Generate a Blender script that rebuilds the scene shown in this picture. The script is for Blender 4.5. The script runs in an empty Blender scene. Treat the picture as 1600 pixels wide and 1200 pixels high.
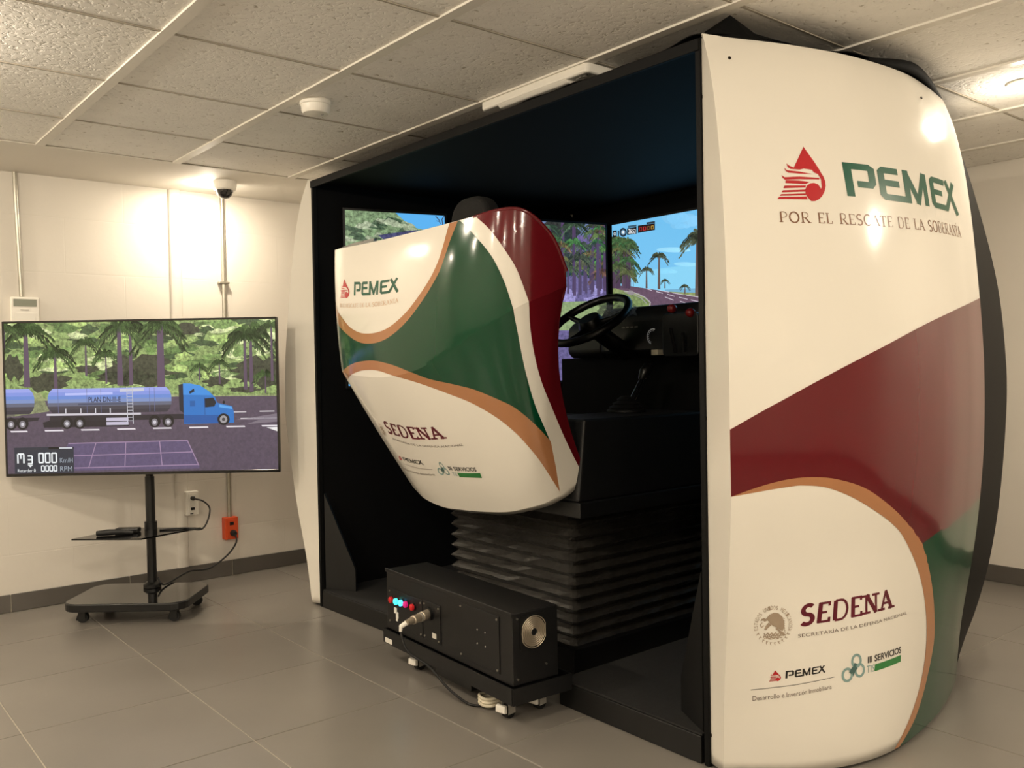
import bpy, bmesh, math, random
from mathutils import Vector, Matrix
from mathutils.geometry import delaunay_2d_cdt
R=random.Random(7)
SC=bpy.context.scene
COL=SC.collection
# ------------------------------------------------------------------ camera, world, exposure
def setup_camera():
    pitch,roll,yaw=math.radians(-1.14510539),math.radians(-1.02273334),math.radians(50.31918303)
    d0=Vector((math.cos(yaw),math.sin(yaw),0)); r0=Vector((math.sin(yaw),-math.cos(yaw),0)); u0=Vector((0,0,1))
    d=math.cos(pitch)*d0+math.sin(pitch)*u0; u=-math.sin(pitch)*d0+math.cos(pitch)*u0
    r=math.cos(roll)*r0+math.sin(roll)*u; u2=-math.sin(roll)*r0+math.cos(roll)*u
    cd=bpy.data.cameras.new('camera'); cd.sensor_width=36; cd.lens=1389.75/1600*36; cd.clip_start=.02
    c=bpy.data.objects.new('camera',cd); COL.objects.link(c)
    m=Matrix.Identity(4)
    for i in range(3): m[i][0]=r[i]; m[i][1]=u2[i]; m[i][2]=-d[i]
    m[2][3]=1.25
    c.matrix_world=m; SC.camera=c
setup_camera()
w=bpy.data.worlds.new('world'); SC.world=w; w.use_nodes=True
w.node_tree.nodes['Background'].inputs[0].default_value=(.9,.8,.65,1); w.node_tree.nodes['Background'].inputs[1].default_value=.05
SC.view_settings.view_transform='Standard'; SC.view_settings.look='None'; SC.view_settings.gamma=1
SC.view_settings.use_curve_mapping=False; SC.view_settings.exposure=0.0
LAMP_POWER=10.0; FILL_POWER=34.0; LAMP_COL=(1.0,.875,.70); SCREEN=1.05
LAMPS=[(1.93,4.99),(.1,4.99),(-1.75,4.99),(3.8,1.4),(.1,1.4),(-1.75,1.4),(4.3,-.25),(1.93,-.3),(.1,-2.0),(-1.75,-2.0),(1.93,-2.0),(3.8,4.99),(.1,3.25),(-1.75,3.25)]
LAMP_DIM={0:(1.25,.12),1:(.6,.15),2:(.6,.4),3:(1.0,.13),11:(.6,.2)}
# ------------------------------------------------------------------ materials
def lin(c):
    f=lambda x:x/12.92 if x<=.04045 else ((x+.055)/1.055)**2.4
    return tuple(f(x/255) for x in c)
def nd(t,kind,**k):
    n=t.nodes.new(kind)
    for a,b in k.items(): setattr(n,a,b)
    return n
def mat(name,col,rough=.5,metal=0,var=.06,scale=8,bump=0,bscale=60,coat=0,spec=.5,emis=None,estr=0,trans=0,alpha=1,dirt=None,coord='Object'):
    m=bpy.data.materials.new(name); m.use_nodes=True; t=m.node_tree; b=t.nodes['Principled BSDF']
    c=lin(col) if max(col)>1.01 else tuple(col)
    tc=nd(t,'ShaderNodeTexCoord')
    if var>0:
        nz=nd(t,'ShaderNodeTexNoise'); nz.inputs['Scale'].default_value=scale; nz.inputs['Detail'].default_value=5
        t.links.new(tc.outputs[coord],nz.inputs['Vector'])
        rm=nd(t,'ShaderNodeValToRGB'); rm.color_ramp.elements[0].position=.3; rm.color_ramp.elements[1].position=.7
        rm.color_ramp.elements[0].color=(*[x*(1-var) for x in c],1); rm.color_ramp.elements[1].color=(*[min(1,x*(1+var)) for x in c],1)
        t.links.new(nz.outputs['Fac'],rm.inputs['Fac']); t.links.new(rm.outputs['Color'],b.inputs['Base Color'])
    else: b.inputs['Base Color'].default_value=(*c,1)
    b.inputs['Roughness'].default_value=rough; b.inputs['Metallic'].default_value=metal
    b.inputs['Specular IOR Level'].default_value=spec; b.inputs['Coat Weight'].default_value=coat; b.inputs['Coat Roughness'].default_value=.06
    b.inputs['Transmission Weight'].default_value=trans; b.inputs['Alpha'].default_value=alpha
    if emis: b.inputs['Emission Color'].default_value=(*lin(emis),1); b.inputs['Emission Strength'].default_value=estr
    if bump>0:
        nb=nd(t,'ShaderNodeTexNoise'); nb.inputs['Scale'].default_value=bscale; nb.inputs['Detail'].default_value=6
        t.links.new(tc.outputs[coord],nb.inputs['Vector'])
        bp=nd(t,'ShaderNodeBump'); bp.inputs['Strength'].default_value=bump; bp.inputs['Distance'].default_value=.004
        t.links.new(nb.outputs['Fac'],bp.inputs['Height']); t.links.new(bp.outputs['Normal'],b.inputs['Normal'])
    return m
M={}
M['wall']=mat('painted_wall',(212,206,196),.55,var=.02,scale=2.5,bump=.12,bscale=35)
M['wall_plain']=mat('painted_wall_plain',(214,208,198),.6,var=.03,scale=2,bump=.08,bscale=30)
M['plaster']=mat('ceiling_plaster',(222,217,207),.7,var=.02,scale=3)
M['tile']=mat('floor_tile',(122,117,110),.3,var=.05,scale=3,bump=.03,bscale=25,spec=.5)
M['grout']=mat('tile_grout',(182,174,160),.8,var=.08,scale=30)
M['base_tile']=mat('baseboard_tile',(84,80,75),.35,var=.06,scale=5)
def ceiling_tile_mat():
    m=mat('mineral_ceiling_tile',(246,243,237),.9,var=.03,scale=9,spec=.2); t=m.node_tree; b=t.nodes['Principled BSDF']
    oi=nd(t,'ShaderNodeObjectInfo'); tc=nd(t,'ShaderNodeTexCoord'); ad=nd(t,'ShaderNodeVectorMath',operation='ADD')
    t.links.new(tc.outputs['Object'],ad.inputs[0]); t.links.new(oi.outputs['Location'],ad.inputs[1])
    vo=nd(t,'ShaderNodeTexNoise'); vo.inputs['Scale'].default_value=46; vo.inputs['Detail'].default_value=4; vo.inputs['Distortion'].default_value=.6
    t.links.new(ad.outputs[0],vo.inputs['Vector'])
    r1=nd(t,'ShaderNodeValToRGB'); r1.color_ramp.elements[0].position=.34; r1.color_ramp.elements[1].position=.5
    t.links.new(vo.outputs['Fac'],r1.inputs['Fac'])
    bp=nd(t,'ShaderNodeBump'); bp.inputs['Strength'].default_value=.55; bp.inputs['Distance'].default_value=.004
    t.links.new(r1.outputs['Color'],bp.inputs['Height']); t.links.new(bp.outputs['Normal'],b.inputs['Normal'])
    src=b.inputs['Base Color'].links[0].from_socket
    r2=nd(t,'ShaderNodeValToRGB'); r2.color_ramp.elements[0].position=.27; r2.color_ramp.elements[1].position=.36
    r2.color_ramp.elements[0].color=(.5,.46,.4,1); r2.color_ramp.elements[1].color=(1,1,1,1)
    t.links.new(vo.outputs['Fac'],r2.inputs['Fac'])
    mx=nd(t,'ShaderNodeMix',data_type='RGBA',blend_type='MULTIPLY'); mx.inputs[0].default_value=1
    t.links.new(src,mx.inputs[6]); t.links.new(r2.outputs['Color'],mx.inputs[7]); t.links.new(mx.outputs[2],b.inputs['Base Color'])
    return m
M['ctile']=ceiling_tile_mat()
M['tee']=mat('painted_tee_bar',(226,221,211),.5,var=.03)
M['reveal']=mat('shadow_gap_bar',(168,160,146),.8,var=.05)
GL=dict(rough=.14,var=.012,scale=3,coat=.28)
M['white']=mat('white_gelcoat',(232,227,216),**GL)
M['red']=mat('maroon_vinyl',(94,16,24),**GL)
M['green']=mat('green_vinyl',(9,64,40),**GL)
M['gold']=mat('gold_vinyl',(170,118,80),**GL)
M['logo_red']=mat('logo_red_vinyl',(178,30,38),.3,var=.01)
M['logo_green']=mat('logo_green_vinyl',(20,84,64),.3,var=.01)
M['brown_ink']=mat('brown_ink',(122,82,56),.35,var=.02)
M['brown_pale']=mat('pale_brown_ink',(206,170,136),.35,var=.02)
M['maroon_ink']=mat('maroon_ink',(92,18,36),.3,var=.01)
M['grey_ink']=mat('grey_ink',(110,96,88),.35,var=.02)
M['dark_ink']=mat('dark_ink',(34,32,30),.35,var=.02)
M['seal_ink']=mat('seal_ink',(158,140,120),.4,var=.05,scale=60)
M['teal_ink']=mat('teal_ink',(128,156,152),.35,var=.05,scale=40)
M['teal_dark']=mat('teal_ink_dark',(74,104,100),.35,var=.05,scale=40)
M['bar_green']=mat('bright_green_ink',(48,122,62),.3,var=.02)
M['black']=mat('black_laminate',(14,14,14),.45,var=.1,scale=6,bump=.03,bscale=120)
M['black_in']=mat('black_interior_board',(8,8,9),.75,var=.12,scale=4,spec=.15)
M['black_trim']=mat('black_edge_trim',(6,6,6),.6,var=.05,spec=.2)
M['cloth']=mat('black_cloth',(9,9,9),.8,var=.2,scale=14,bump=.3,bscale=50,spec=.12)
M['carpet']=mat('black_rubber_floor',(30,29,28),.75,var=.2,scale=40,bump=.3,bscale=220)
M['bellows']=mat('bellows_vinyl',(46,44,41),.32,var=.25,scale=30,bump=.6,bscale=45)
M['steel_black']=mat('black_powder_coat',(13,13,14),.4,var=.1,scale=20,bump=.05,bscale=300)
M['screw']=mat('bright_screw',(190,186,176),.3,1,var=.03)
M['screw_dark']=mat('dark_screw',(46,40,32),.4,.8,var=.05)
M['chrome']=mat('chrome',(200,200,200),.12,1,var=.02)
M['galv']=mat('galvanised_steel',(176,172,160),.35,.85,var=.1,scale=20)
M['plastic_white']=mat('white_plastic',(232,228,218),.4,var=.02)
M['plastic_grey']=mat('grey_plastic',(150,146,138),.45,var=.03)
M['plastic_black']=mat('black_plastic',(16,16,16),.35,var=.06)
M['gloss_black']=mat('gloss_black_glass',(8,8,8),.08,var=.02,coat=.5)
M['rubber']=mat('black_rubber',(14,14,14),.6,var=.1)
M['orange']=mat('orange_plastic',(214,78,30),.45,var=.04)
M['lcd']=mat('lcd_face',(120,124,108),.3,var=.04)
M['sticker']=mat('paper_sticker',(228,224,214),.6,var=.02)
M['seat']=mat('seat_fabric',(22,21,20),.9,var=.15,scale=40,bump=.4,bscale=200)
M['dash']=mat('dash_plastic',(13,13,14),.5,var=.1,scale=30,bump=.15,bscale=180)
M['knob_red']=mat('red_knob',(112,16,14),.35,var=.03)
M['gauge']=mat('gauge_print',(226,230,230),.4,var=.02,emis=(180,190,200),estr=.08)
M['poly']=mat('plastic_film',(165,180,190),.12,var=.05,alpha=.38)
M['mesh_grey']=mat('fan_grille_wire',(176,164,146),.35,.6,var=.05)
M['beige']=mat('beige_strap',(206,198,176),.6,var=.05)
M['dark_hole']=mat('dark_recess',(5,5,5),.8,var=.05)
def lamp_mat(name,col,s):
    return mat(name,col,.3,var=0,emis=col,estr=s)
M['lamp']=lamp_mat('lamp_lens',(255,236,200),14)
M['led_red']=lamp_mat('button_red',(180,24,28),.3); M['led_cyan']=lamp_mat('button_cyan',(60,255,235),2.2)
M['led_blue']=lamp_mat('button_blue',(70,190,255),2.4); M['led_pink']=lamp_mat('button_pink',(190,30,110),.6)
M['frost']=mat('smoked_dome',(30,28,27),.08,var=.02,coat=.6)
def picture_mat():
    m=bpy.data.materials.new('screen_picture'); m.use_nodes=True; t=m.node_tree; b=t.nodes['Principled BSDF']
    b.inputs['Base Color'].default_value=(.01,.01,.01,1); b.inputs['Roughness'].default_value=.25
    a=nd(t,'ShaderNodeAttribute',attribute_name='Col'); g=nd(t,'ShaderNodeAttribute',attribute_name='Grain')
    tc=nd(t,'ShaderNodeTexCoord')
    n=nd(t,'ShaderNodeTexNoise'); n.inputs['Scale'].default_value=52; n.inputs['Detail'].default_value=8; n.inputs['Roughness'].default_value=.68
    t.links.new(tc.outputs['Object'],n.inputs['Vector'])
    r=nd(t,'ShaderNodeMapRange'); r.inputs[1].default_value=.32; r.inputs[2].default_value=.68; r.inputs[3].default_value=.15; r.inputs[4].default_value=1.75
    t.links.new(n.outputs['Fac'],r.inputs[0])
    mx=nd(t,'ShaderNodeMix',data_type='FLOAT'); mx.inputs[2].default_value=1
    t.links.new(g.outputs['Fac'],mx.inputs[0]); t.links.new(r.outputs[0],mx.inputs[3])
    vm=nd(t,'ShaderNodeVectorMath',operation='SCALE'); t.links.new(a.outputs['Color'],vm.inputs[0]); t.links.new(mx.outputs[0],vm.inputs['Scale'])
    t.links.new(vm.outputs[0],b.inputs['Emission Color']); b.inputs['Emission Strength'].default_value=SCREEN
    return m
M['picture']=picture_mat()
# ------------------------------------------------------------------ helpers
ORG={}
def thing(name,loc,label,cat,group=None):
    o=bpy.data.objects.new(name,None); COL.objects.link(o); o.location=loc; o.empty_display_size=.1
    o['label']=label; o['category']=cat
    if group: o['group']=group
    ORG[o.name]=Vector(loc); return o
def tag(o,label,cat,group=None):
    o['label']=label; o['category']=cat
    if group: o['group']=group
    return o
def link(name,me,parent=None,loc=None):
    o=bpy.data.objects.new(name,me); COL.objects.link(o)
    base=ORG.get(parent.name,Vector((0,0,0))) if parent else Vector((0,0,0))
    if loc is not None: o.location=Vector(loc)-base; ORG[o.name]=Vector(loc)
    else: ORG[o.name]=Vector(base)
    if parent: o.parent=parent
    return o
class MB:
    def __init__(s,T=None): s.v=[]; s.f=[]; s.T=T
    def add(s,vs,fs):
        k=len(s.v); s.v+=[tuple(s.T(*v)) if s.T else tuple(v) for v in vs]; s.f+=[tuple(i+k for i in f) for f in fs]; return s
    def box(s,x0,x1,y0,y1,z0,z1):
        return s.add([(x0,y0,z0),(x1,y0,z0),(x1,y1,z0),(x0,y1,z0),(x0,y0,z1),(x1,y0,z1),(x1,y1,z1),(x0,y1,z1)],
              [(3,2,1,0),(4,5,6,7),(0,1,5,4),(1,2,6,5),(2,3,7,6),(3,0,4,7)])
    def prism(s,poly,z0,z1,ax=2):
        n=len(poly)
        def P(a,b,c): return (a,b,c) if ax==2 else ((a,c,b) if ax==1 else (c,a,b))
        vs=[P(a,b,z0) for a,b in poly]+[P(a,b,z1) for a,b in poly]
        fs=[tuple(range(n))[::-1],tuple(range(n,2*n))]+[(i,(i+1)%n,(i+1)%n+n,i+n) for i in range(n)]
        return s.add(vs,fs)
    def tube(s,path,r,n=10,closed=False,cap=True):
        pts=[Vector(p) for p in path]; m=len(pts); rs=r if isinstance(r,(list,tuple)) else [r]*m
        vs=[]; up=None
        for i,p in enumerate(pts):
            a=pts[(i-1)%m] if (closed or i>0) else p; b=pts[(i+1)%m] if (closed or i<m-1) else p
            t=(b-a).normalized()
            if up is None: up=Vector((0,0,1)) if abs(t.z)<.9 else Vector((1,0,0))
            e1=(up-t*up.dot(t))
            if e1.length<1e-4: e1=t.orthogonal()
            e1.normalize(); e2=t.cross(e1); up=e1
            vs+=[p+rs[i]*(math.cos(2*math.pi*k/n)*e1+math.sin(2*math.pi*k/n)*e2) for k in range(n)]
        fs=[]
        for i in range(m if closed else m-1):
            j=(i+1)%m
            fs+=[(i*n+k,i*n+(k+1)%n,j*n+(k+1)%n,j*n+k) for k in range(n)]
        if not closed and cap: fs+=[tuple(range(n))[::-1],tuple((m-1)*n+k for k in range(n))]
        return s.add([tuple(v) for v in vs],fs)
    def lathe(s,prof,c=(0,0,0),axis='z',n=24):
        vs=[];fs=[]; m=len(prof)
        for r,h in prof:
            for k in range(n):
                a=2*math.pi*k/n; x,y=r*math.cos(a),r*math.sin(a)
                q=(x,y,h) if axis=='z' else ((h,x,y) if axis=='x' else (y,h,x))
                vs.append((c[0]+q[0],c[1]+q[1],c[2]+q[2]))
        for i in range(m-1): fs+=[(i*n+k,i*n+(k+1)%n,(i+1)*n+(k+1)%n,(i+1)*n+k) for k in range(n)]
        fs+=[tuple(range(n))[::-1],tuple((m-1)*n+k for k in range(n))]
        return s.add(vs,fs)
    def mesh(s,name,mt,smooth=None,org=Vector((0,0,0))):
        me=bpy.data.meshes.new(name); me.from_pydata([(v[0]-org[0],v[1]-org[1],v[2]-org[2]) for v in s.v],[],s.f); me.validate()
        for x in (mt if isinstance(mt,(list,tuple)) else [mt]): me.materials.append(M[x] if isinstance(x,str) else x)
        bm=bmesh.new(); bm.from_mesh(me); bmesh.ops.remove_doubles(bm,verts=bm.verts,dist=1e-6); bmesh.ops.recalc_face_normals(bm,faces=bm.faces); bm.to_mesh(me); bm.free()
        if smooth is not None:
            me.polygons.foreach_set('use_smooth',[True]*len(me.polygons)); me.set_sharp_from_angle(angle=math.radians(smooth))
        return me
    def build(s,name,mt,parent=None,smooth=None,bevel=0,seg=2):
        org=ORG.get(parent.name,Vector((0,0,0))) if parent else Vector((0,0,0))
        o=link(name,s.mesh(name,mt,smooth,org),parent)
        if bevel:
            b=o.modifiers.new('bevel','BEVEL'); b.width=bevel; b.segments=seg; b.limit_method='ANGLE'; b.angle_limit=math.radians(40); b.harden_normals=False
        return o
def struct(o): o['kind']='structure'; return o
def rrect(x0,x1,y0,y1,r,n=5):
    out=[]
    for cx,cy,a in ((x1-r,y1-r,0),(x0+r,y1-r,90),(x0+r,y0+r,180),(x1-r,y0+r,270)):
        out+=[(cx+r*math.cos(math.radians(a+90*k/n)),cy+r*math.sin(math.radians(a+90*k/n))) for k in range(n+1)]
    return out

def lerp(a,b,t): return a+(b-a)*t
def interp(tab,x):
    """monotone-ish cubic (Catmull-Rom, non-uniform) through a table of (x, y)"""
    n=len(tab)
    if x<=tab[0][0]: return tab[0][1]
    if x>=tab[-1][0]: return tab[-1][1]
    for i in range(n-1):
        if tab[i][0]<=x<=tab[i+1][0]: break
    x0,y0=tab[i]; x1,y1=tab[i+1]; h=x1-x0
    def sl(k):
        if k<=0: return (tab[1][1]-tab[0][1])/(tab[1][0]-tab[0][0])
        if k>=n-1: return (tab[-1][1]-tab[-2][1])/(tab[-1][0]-tab[-2][0])
        return (tab[k+1][1]-tab[k-1][1])/(tab[k+1][0]-tab[k-1][0])
    t=(x-x0)/h; m0=sl(i)*h; m1=sl(i+1)*h
    return (2*t**3-3*t*t+1)*y0+(t**3-2*t*t+t)*m0+(-2*t**3+3*t*t)*y1+(t**3-t*t)*m1
BOOTH_X=2.2; BOOTH_YC=2.99; BOOTH_HW=1.27; PZ0=.012; PZ1=2.235; PANEL_END=3.47
FL_A=[(0,-.022),(.24,-.04),(.54,-.07),(.82,-.09),(1.03,-.103),(1.3,-.10),(1.7,-.076),(1.96,-.058),(2.13,-.04),(2.235,-.02)]
FL_W=[(0,.065),(.24,.083),(.54,.124),(.82,.153),(1.03,.163),(1.3,.16),(1.7,.13),(1.96,.097),(2.13,.06),(2.235,.022)]
G_TOP=[(0,0),(.085,.04),(.147,.072),(.253,.119),(.42,.171),(.65,.195),(.845,.168),(1,.13)]
G_BOT=[(0,0),(.085,.10),(.15,.165),(.27,.235),(.42,.262),(.64,.235),(.85,.175),(1,.115)]
def panel(s,z):
    """outer face of the near side panel: s 0..1 crease to rear end, z height; local y measured from the booth centre line"""
    xc=BOOTH_X+interp(FL_A,z); yc=BOOTH_HW+interp(FL_W,z)
    t=min(1,max(0,z/.7)); t=t*t*(3-2*t)
    g=lerp(interp(G_BOT,s),interp(G_TOP,s),t)
    return (xc+s*(PANEL_END-xc), BOOTH_YC-(yc+g), z)
SH_YC=3.0
# control columns: (u, dy top, X top, dy crease, X crease, dy bottom, X bottom) ; u -1 = far (+Y) side
SH=[(-1,2.21,3.66,1.868,2.22,3.65,1.208,2.455,3.52,.582),(-.9,2.092,3.656,1.836,2.106,3.646,1.215,2.367,3.517,.629),(-.8,2.003,3.628,1.802,2.019,3.619,1.231,2.299,3.494,.681),
(-.7,1.953,3.582,1.786,1.971,3.573,1.242,2.262,3.458,.7),(-.55,1.913,3.491,1.775,1.932,3.483,1.235,2.233,3.386,.693),(-.35,1.887,3.36,1.768,1.907,3.355,1.223,2.213,3.284,.667),
(-.15,1.875,3.17,1.762,1.895,3.168,1.215,2.204,3.134,.649),(0,1.87,3,1.76,1.89,3,1.22,2.2,3,.653),(.15,1.875,2.833,1.763,1.895,2.835,1.247,2.204,2.866,.66),
(.35,1.887,2.645,1.769,1.907,2.65,1.311,2.213,2.716,.675),(.55,1.913,2.517,1.78,1.932,2.525,1.374,2.233,2.614,.699),(.7,1.953,2.428,1.796,1.971,2.437,1.421,2.262,2.542,.723),
(.8,2.003,2.382,1.801,2.019,2.391,1.459,2.299,2.506,.749),(.85,2.042,2.365,1.789,2.057,2.375,1.477,2.322,2.492,.765),(.9,2.092,2.354,1.755,2.106,2.364,1.495,2.352,2.483,.788),(.95,2.152,2.350,1.698,2.163,2.36,1.516,2.388,2.474,.805),(1,2.21,2.35,1.593,2.22,2.36,1.536,2.42,2.47,.814)]
SHT=[[(c[0],c[k]) for c in SH] for k in range(1,10)]
def shell(u,v):
    """back shell of the motion cabin: u -1..1 across, v 0..1 rim to bend, 1..2 bend to lower lip"""
    q=[interp(t,u) for t in SHT]; T,C,B=q[0:3],q[3:6],q[6:9]
    if v<=1:
        o=[lerp(T[k],C[k],v) for k in range(3)]; o[0]-=.02*4*v*(1-v)*(1-u*u)
    else:
        w=v-1; o=[lerp(C[k],B[k],w) for k in range(3)]
        o[0]-=(.05*max(0,u)**3+.012*(1-u*u))*4*w*(1-w)
        o[1]+=.04*max(0,(u-.55)/.45)**1.5*math.sin(math.pi*min(1,max(0,w))**.8)
    return tuple(o)
# ------------------------------------------------------------------ decals: flat print laid on a curved surface f(a,b)
def surf_normal(f,a,b,e=4e-3):
    p=Vector(f(a+e,b))-Vector(f(a-e,b)); q=Vector(f(a,b+e))-Vector(f(a,b-e)); return p.cross(q).normalized()
def decal(name,f,polys,mt,parent,off=.0008,ga=(),gb=(),flip=1):
    bm=bmesh.new()
    for P in polys:
        if len(P)>4:
            vv,_,ff,*_r=delaunay_2d_cdt([Vector(q) for q in P],[],[list(range(len(P)))],1,1e-6)
            bv=[bm.verts.new((v.x,v.y,0)) for v in vv]
            for t in ff: bm.faces.new([bv[i] for i in t])
        else:
            try: bm.faces.new([bm.verts.new((a,b,0)) for a,b in P])
            except ValueError: pass
    bmesh.ops.triangulate(bm,faces=bm.faces)
    A=[v.co.x for v in bm.verts]; B=[v.co.y for v in bm.verts]
    for gl,ax,lo,hi in ((ga,0,min(A),max(A)),(gb,1,min(B),max(B))):
        for g in gl:
            if lo+1e-5<g<hi-1e-5:
                co=Vector((g,0,0)) if ax==0 else Vector((0,g,0)); no=Vector((1,0,0)) if ax==0 else Vector((0,1,0))
                bmesh.ops.bisect_plane(bm,geom=bm.verts[:]+bm.edges[:]+bm.faces[:],plane_co=co,plane_no=no,dist=1e-7)
    org=ORG.get(parent.name,Vector((0,0,0)))
    for v in bm.verts:
        a,b=v.co.x,v.co.y; v.co=Vector(f(a,b))+flip*off*surf_normal(f,a,b)-org
    bmesh.ops.recalc_face_normals(bm,faces=bm.faces)
    bm.faces.ensure_lookup_table()
    # every face must look outwards
    for fc in bm.faces: fc.normal_update()
    me=bpy.data.meshes.new(name)
    bm.to_mesh(me); bm.free()
    me.materials.append(M[mt]); me.polygons.foreach_set('use_smooth',[True]*len(me.polygons)); me.set_sharp_from_angle(angle=math.radians(14))
    return link(name,me,parent)
def stroke(pts,th,closed=False):
    """a polyline with thickness as quads"""
    n=len(pts); L=[];Rr=[]
    for i in range(n):
        a=pts[i-1] if (i>0 or closed) else pts[i]; b=pts[(i+1)%n] if (i<n-1 or closed) else pts[i]; p=pts[i]
        def dr(q,r):
            dx,dy=r[0]-q[0],r[1]-q[1]; l=math.hypot(dx,dy)
            return (dx/l,dy/l) if l>1e-9 else None
        d1,d2=dr(a,p),dr(p,b); d1=d1 or d2; d2=d2 or d1
        nx,ny=-(d1[1]+d2[1]),d1[0]+d2[0]; l=math.hypot(nx,ny)
        if l<.2: nx,ny=-d1[1],d1[0]; k=1
        else:
            nx/=l; ny/=l; k=1/max(.45,nx*-d1[1]+ny*d1[0])
        L.append((p[0]+nx*th/2*k,p[1]+ny*th/2*k)); Rr.append((p[0]-nx*th/2*k,p[1]-ny*th/2*k))
    return [[L[i],L[(i+1)%n],Rr[(i+1)%n],Rr[i]] for i in range(n if closed else n-1)]
def arc(cx,cy,rx,ry,a0,a1,n=10): return [(cx+rx*math.cos(math.radians(a0+(a1-a0)*k/n)),cy+ry*math.sin(math.radians(a0+(a1-a0)*k/n))) for k in range(n+1)]
def seg_glyph(ch):
    """capital letter -> (width, thick strokes, thin strokes, serif feet)"""
    up=lambda x:[(x,0),(x,1)]
    bowl=lambda x,y0,y1,w:[(x,y1)]+arc(x+w*.45,(y0+y1)/2,w*.55,(y1-y0)/2,90,-90,10)+[(x,y0)]
    G={'A':(.8,[[(.38,1),(.74,0)]],[[(.08,0),(.4,1)],[(.2,.35),(.62,.35)]],[(.08,0),(.74,0)]),
     'B':(.68,[up(.14)],[bowl(.14,.52,1,.46),bowl(.14,0,.52,.5)],[]),
     'C':(.76,[arc(.42,.5,.36,.5,50,310,16)],[],[]),
     'D':(.8,[up(.14)],[bowl(.14,0,1,.6)],[]),
     'E':(.62,[up(.14)],[[(.06,.97),(.56,.97),(.56,.8)],[(.14,.5),(.46,.5)],[(.06,.03),(.58,.03),(.58,.22)]],[]),
     'I':(.3,[up(.15)],[],[(.15,0),(.15,1)]),'Í':(.3,[up(.15)],[[(.12,1.1),(.25,1.28)]],[(.15,0),(.15,1)]),
     'L':(.58,[up(.14)],[[(.04,.03),(.54,.03),(.54,.24)]],[(.14,1)]),
     'N':(.84,[[(.14,1),(.7,0)]],[up(.14),up(.7)],[(.14,0),(.12,1),(.7,1)]),
     'O':(.84,[arc(.42,.5,.36,.5,0,360,24)],[],[]),
     'P':(.64,[up(.14)],[bowl(.14,.46,1,.46)],[(.14,0)]),
     'R':(.74,[up(.14),[(.34,.48),(.68,0)]],[bowl(.14,.48,1,.46)],[(.14,0),(.68,0)]),
     'S':(.6,[arc(.3,.74,.22,.24,40,270,10)+arc(.3,.25,.24,.25,90,-140,10)],[],[]),
     'T':(.7,[up(.35)],[[(.05,.82),(.05,.97),(.65,.97),(.65,.82)]],[(.35,0)]),' ':(.4,[],[],[])}
    return G[ch]
def serif_text(s,th,sp=.1,thin=.5):
    x=0; out=[]
    for ch in s:
        w,a,b,sf=seg_glyph(ch)
        for P in a: out+=stroke([(x+p,q) for p,q in P],th)
        for P in b: out+=stroke([(x+p,q) for p,q in P],th*thin)
        for p,q in sf:
            yy=q+(.5 if q<.5 else -.5)*th*thin
            out+=stroke([(x+p-th*.95-.03,yy),(x+p+th*.95+.03,yy)],th*thin)
        x+=w+sp
    return [[(p/(x-sp),q) for p,q in P] for P in out]
def pemex_text():
    """squared italic wordmark, unit box"""
    t=.19; out=[]
    S=lambda P,th=t:out.extend(stroke(P,th))
    S([(.1,0),(.1,.9),(.62,.9),(.7,.84),(.7,.46),(.64,.38),(.3,.38)])
    S([(1.5,.9),(1.04,.9),(.97,.83),(.97,.17),(1.04,.09),(1.75,.09),(1.75,1.0)]); S([(1.0,.52),(1.5,.52)])
    S([(1.74,.95),(2.1,.1)],.17); S([(2.08,.0),(2.4,1.0)],.15); S([(2.42,1.0),(2.42,0)],.16)
    S([(3.4,.9),(2.8,.9),(2.73,.83),(2.73,.17),(2.8,.09),(3.42,.09),(4.0,1.0)],.18); S([(2.75,.52),(3.22,.52)],.17)
    S([(3.5,1.0),(4.08,-.02)],.19)
    return [[(p/4.12,q) for p,q in P] for P in out]
def bfont(s,bold=0):
    cu=bpy.data.curves.new('tmp','FONT'); cu.body=s; cu.resolution_u=3; cu.offset=bold
    o=bpy.data.objects.new('tmp',cu); COL.objects.link(o); bpy.context.view_layer.update()
    me=bpy.data.meshes.new_from_object(o.evaluated_get(bpy.context.evaluated_depsgraph_get()))
    vs=[(v.co.x,v.co.y) for v in me.vertices]; P=[[vs[i] for i in p.vertices] for p in me.polygons]
    bpy.data.objects.remove(o); bpy.data.curves.remove(cu); bpy.data.meshes.remove(me)
    x0=min(v[0] for v in vs); x1=max(v[0] for v in vs); y0=min(v[1] for v in vs); y1=max(v[1] for v in vs)
    return [[((a-x0)/(x1-x0),(b-y0)/(y1-y0)) for a,b in p] for p in P]
def slogan_words(th,s='POR EL RESCATE DE LA SOBERANÍA'):
    out=[]; full=serif_text(s,th,.12); n0=0
    for w in s.split(' '):
        k=len(serif_text(w,th,.12)); out.append(full[n0:n0+k]); n0+=k
    return out
def quad_map(Q,polys):
    TL,TR,BR,BL=Q
    def f(x,y):
        t=[TL[k]+(TR[k]-TL[k])*x for k in (0,1)]; b=[BL[k]+(BR[k]-BL[k])*x for k in (0,1)]
        return (b[0]+(t[0]-b[0])*y,b[1]+(t[1]-b[1])*y)
    return [[f(*p) for p in P] for P in polys]
def px_polys(L,x0,x1,y0,y1): return [[((x-x0)/(x1-x0),(y1-y)/(y1-y0)) for x,y in P] for P in L]
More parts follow.
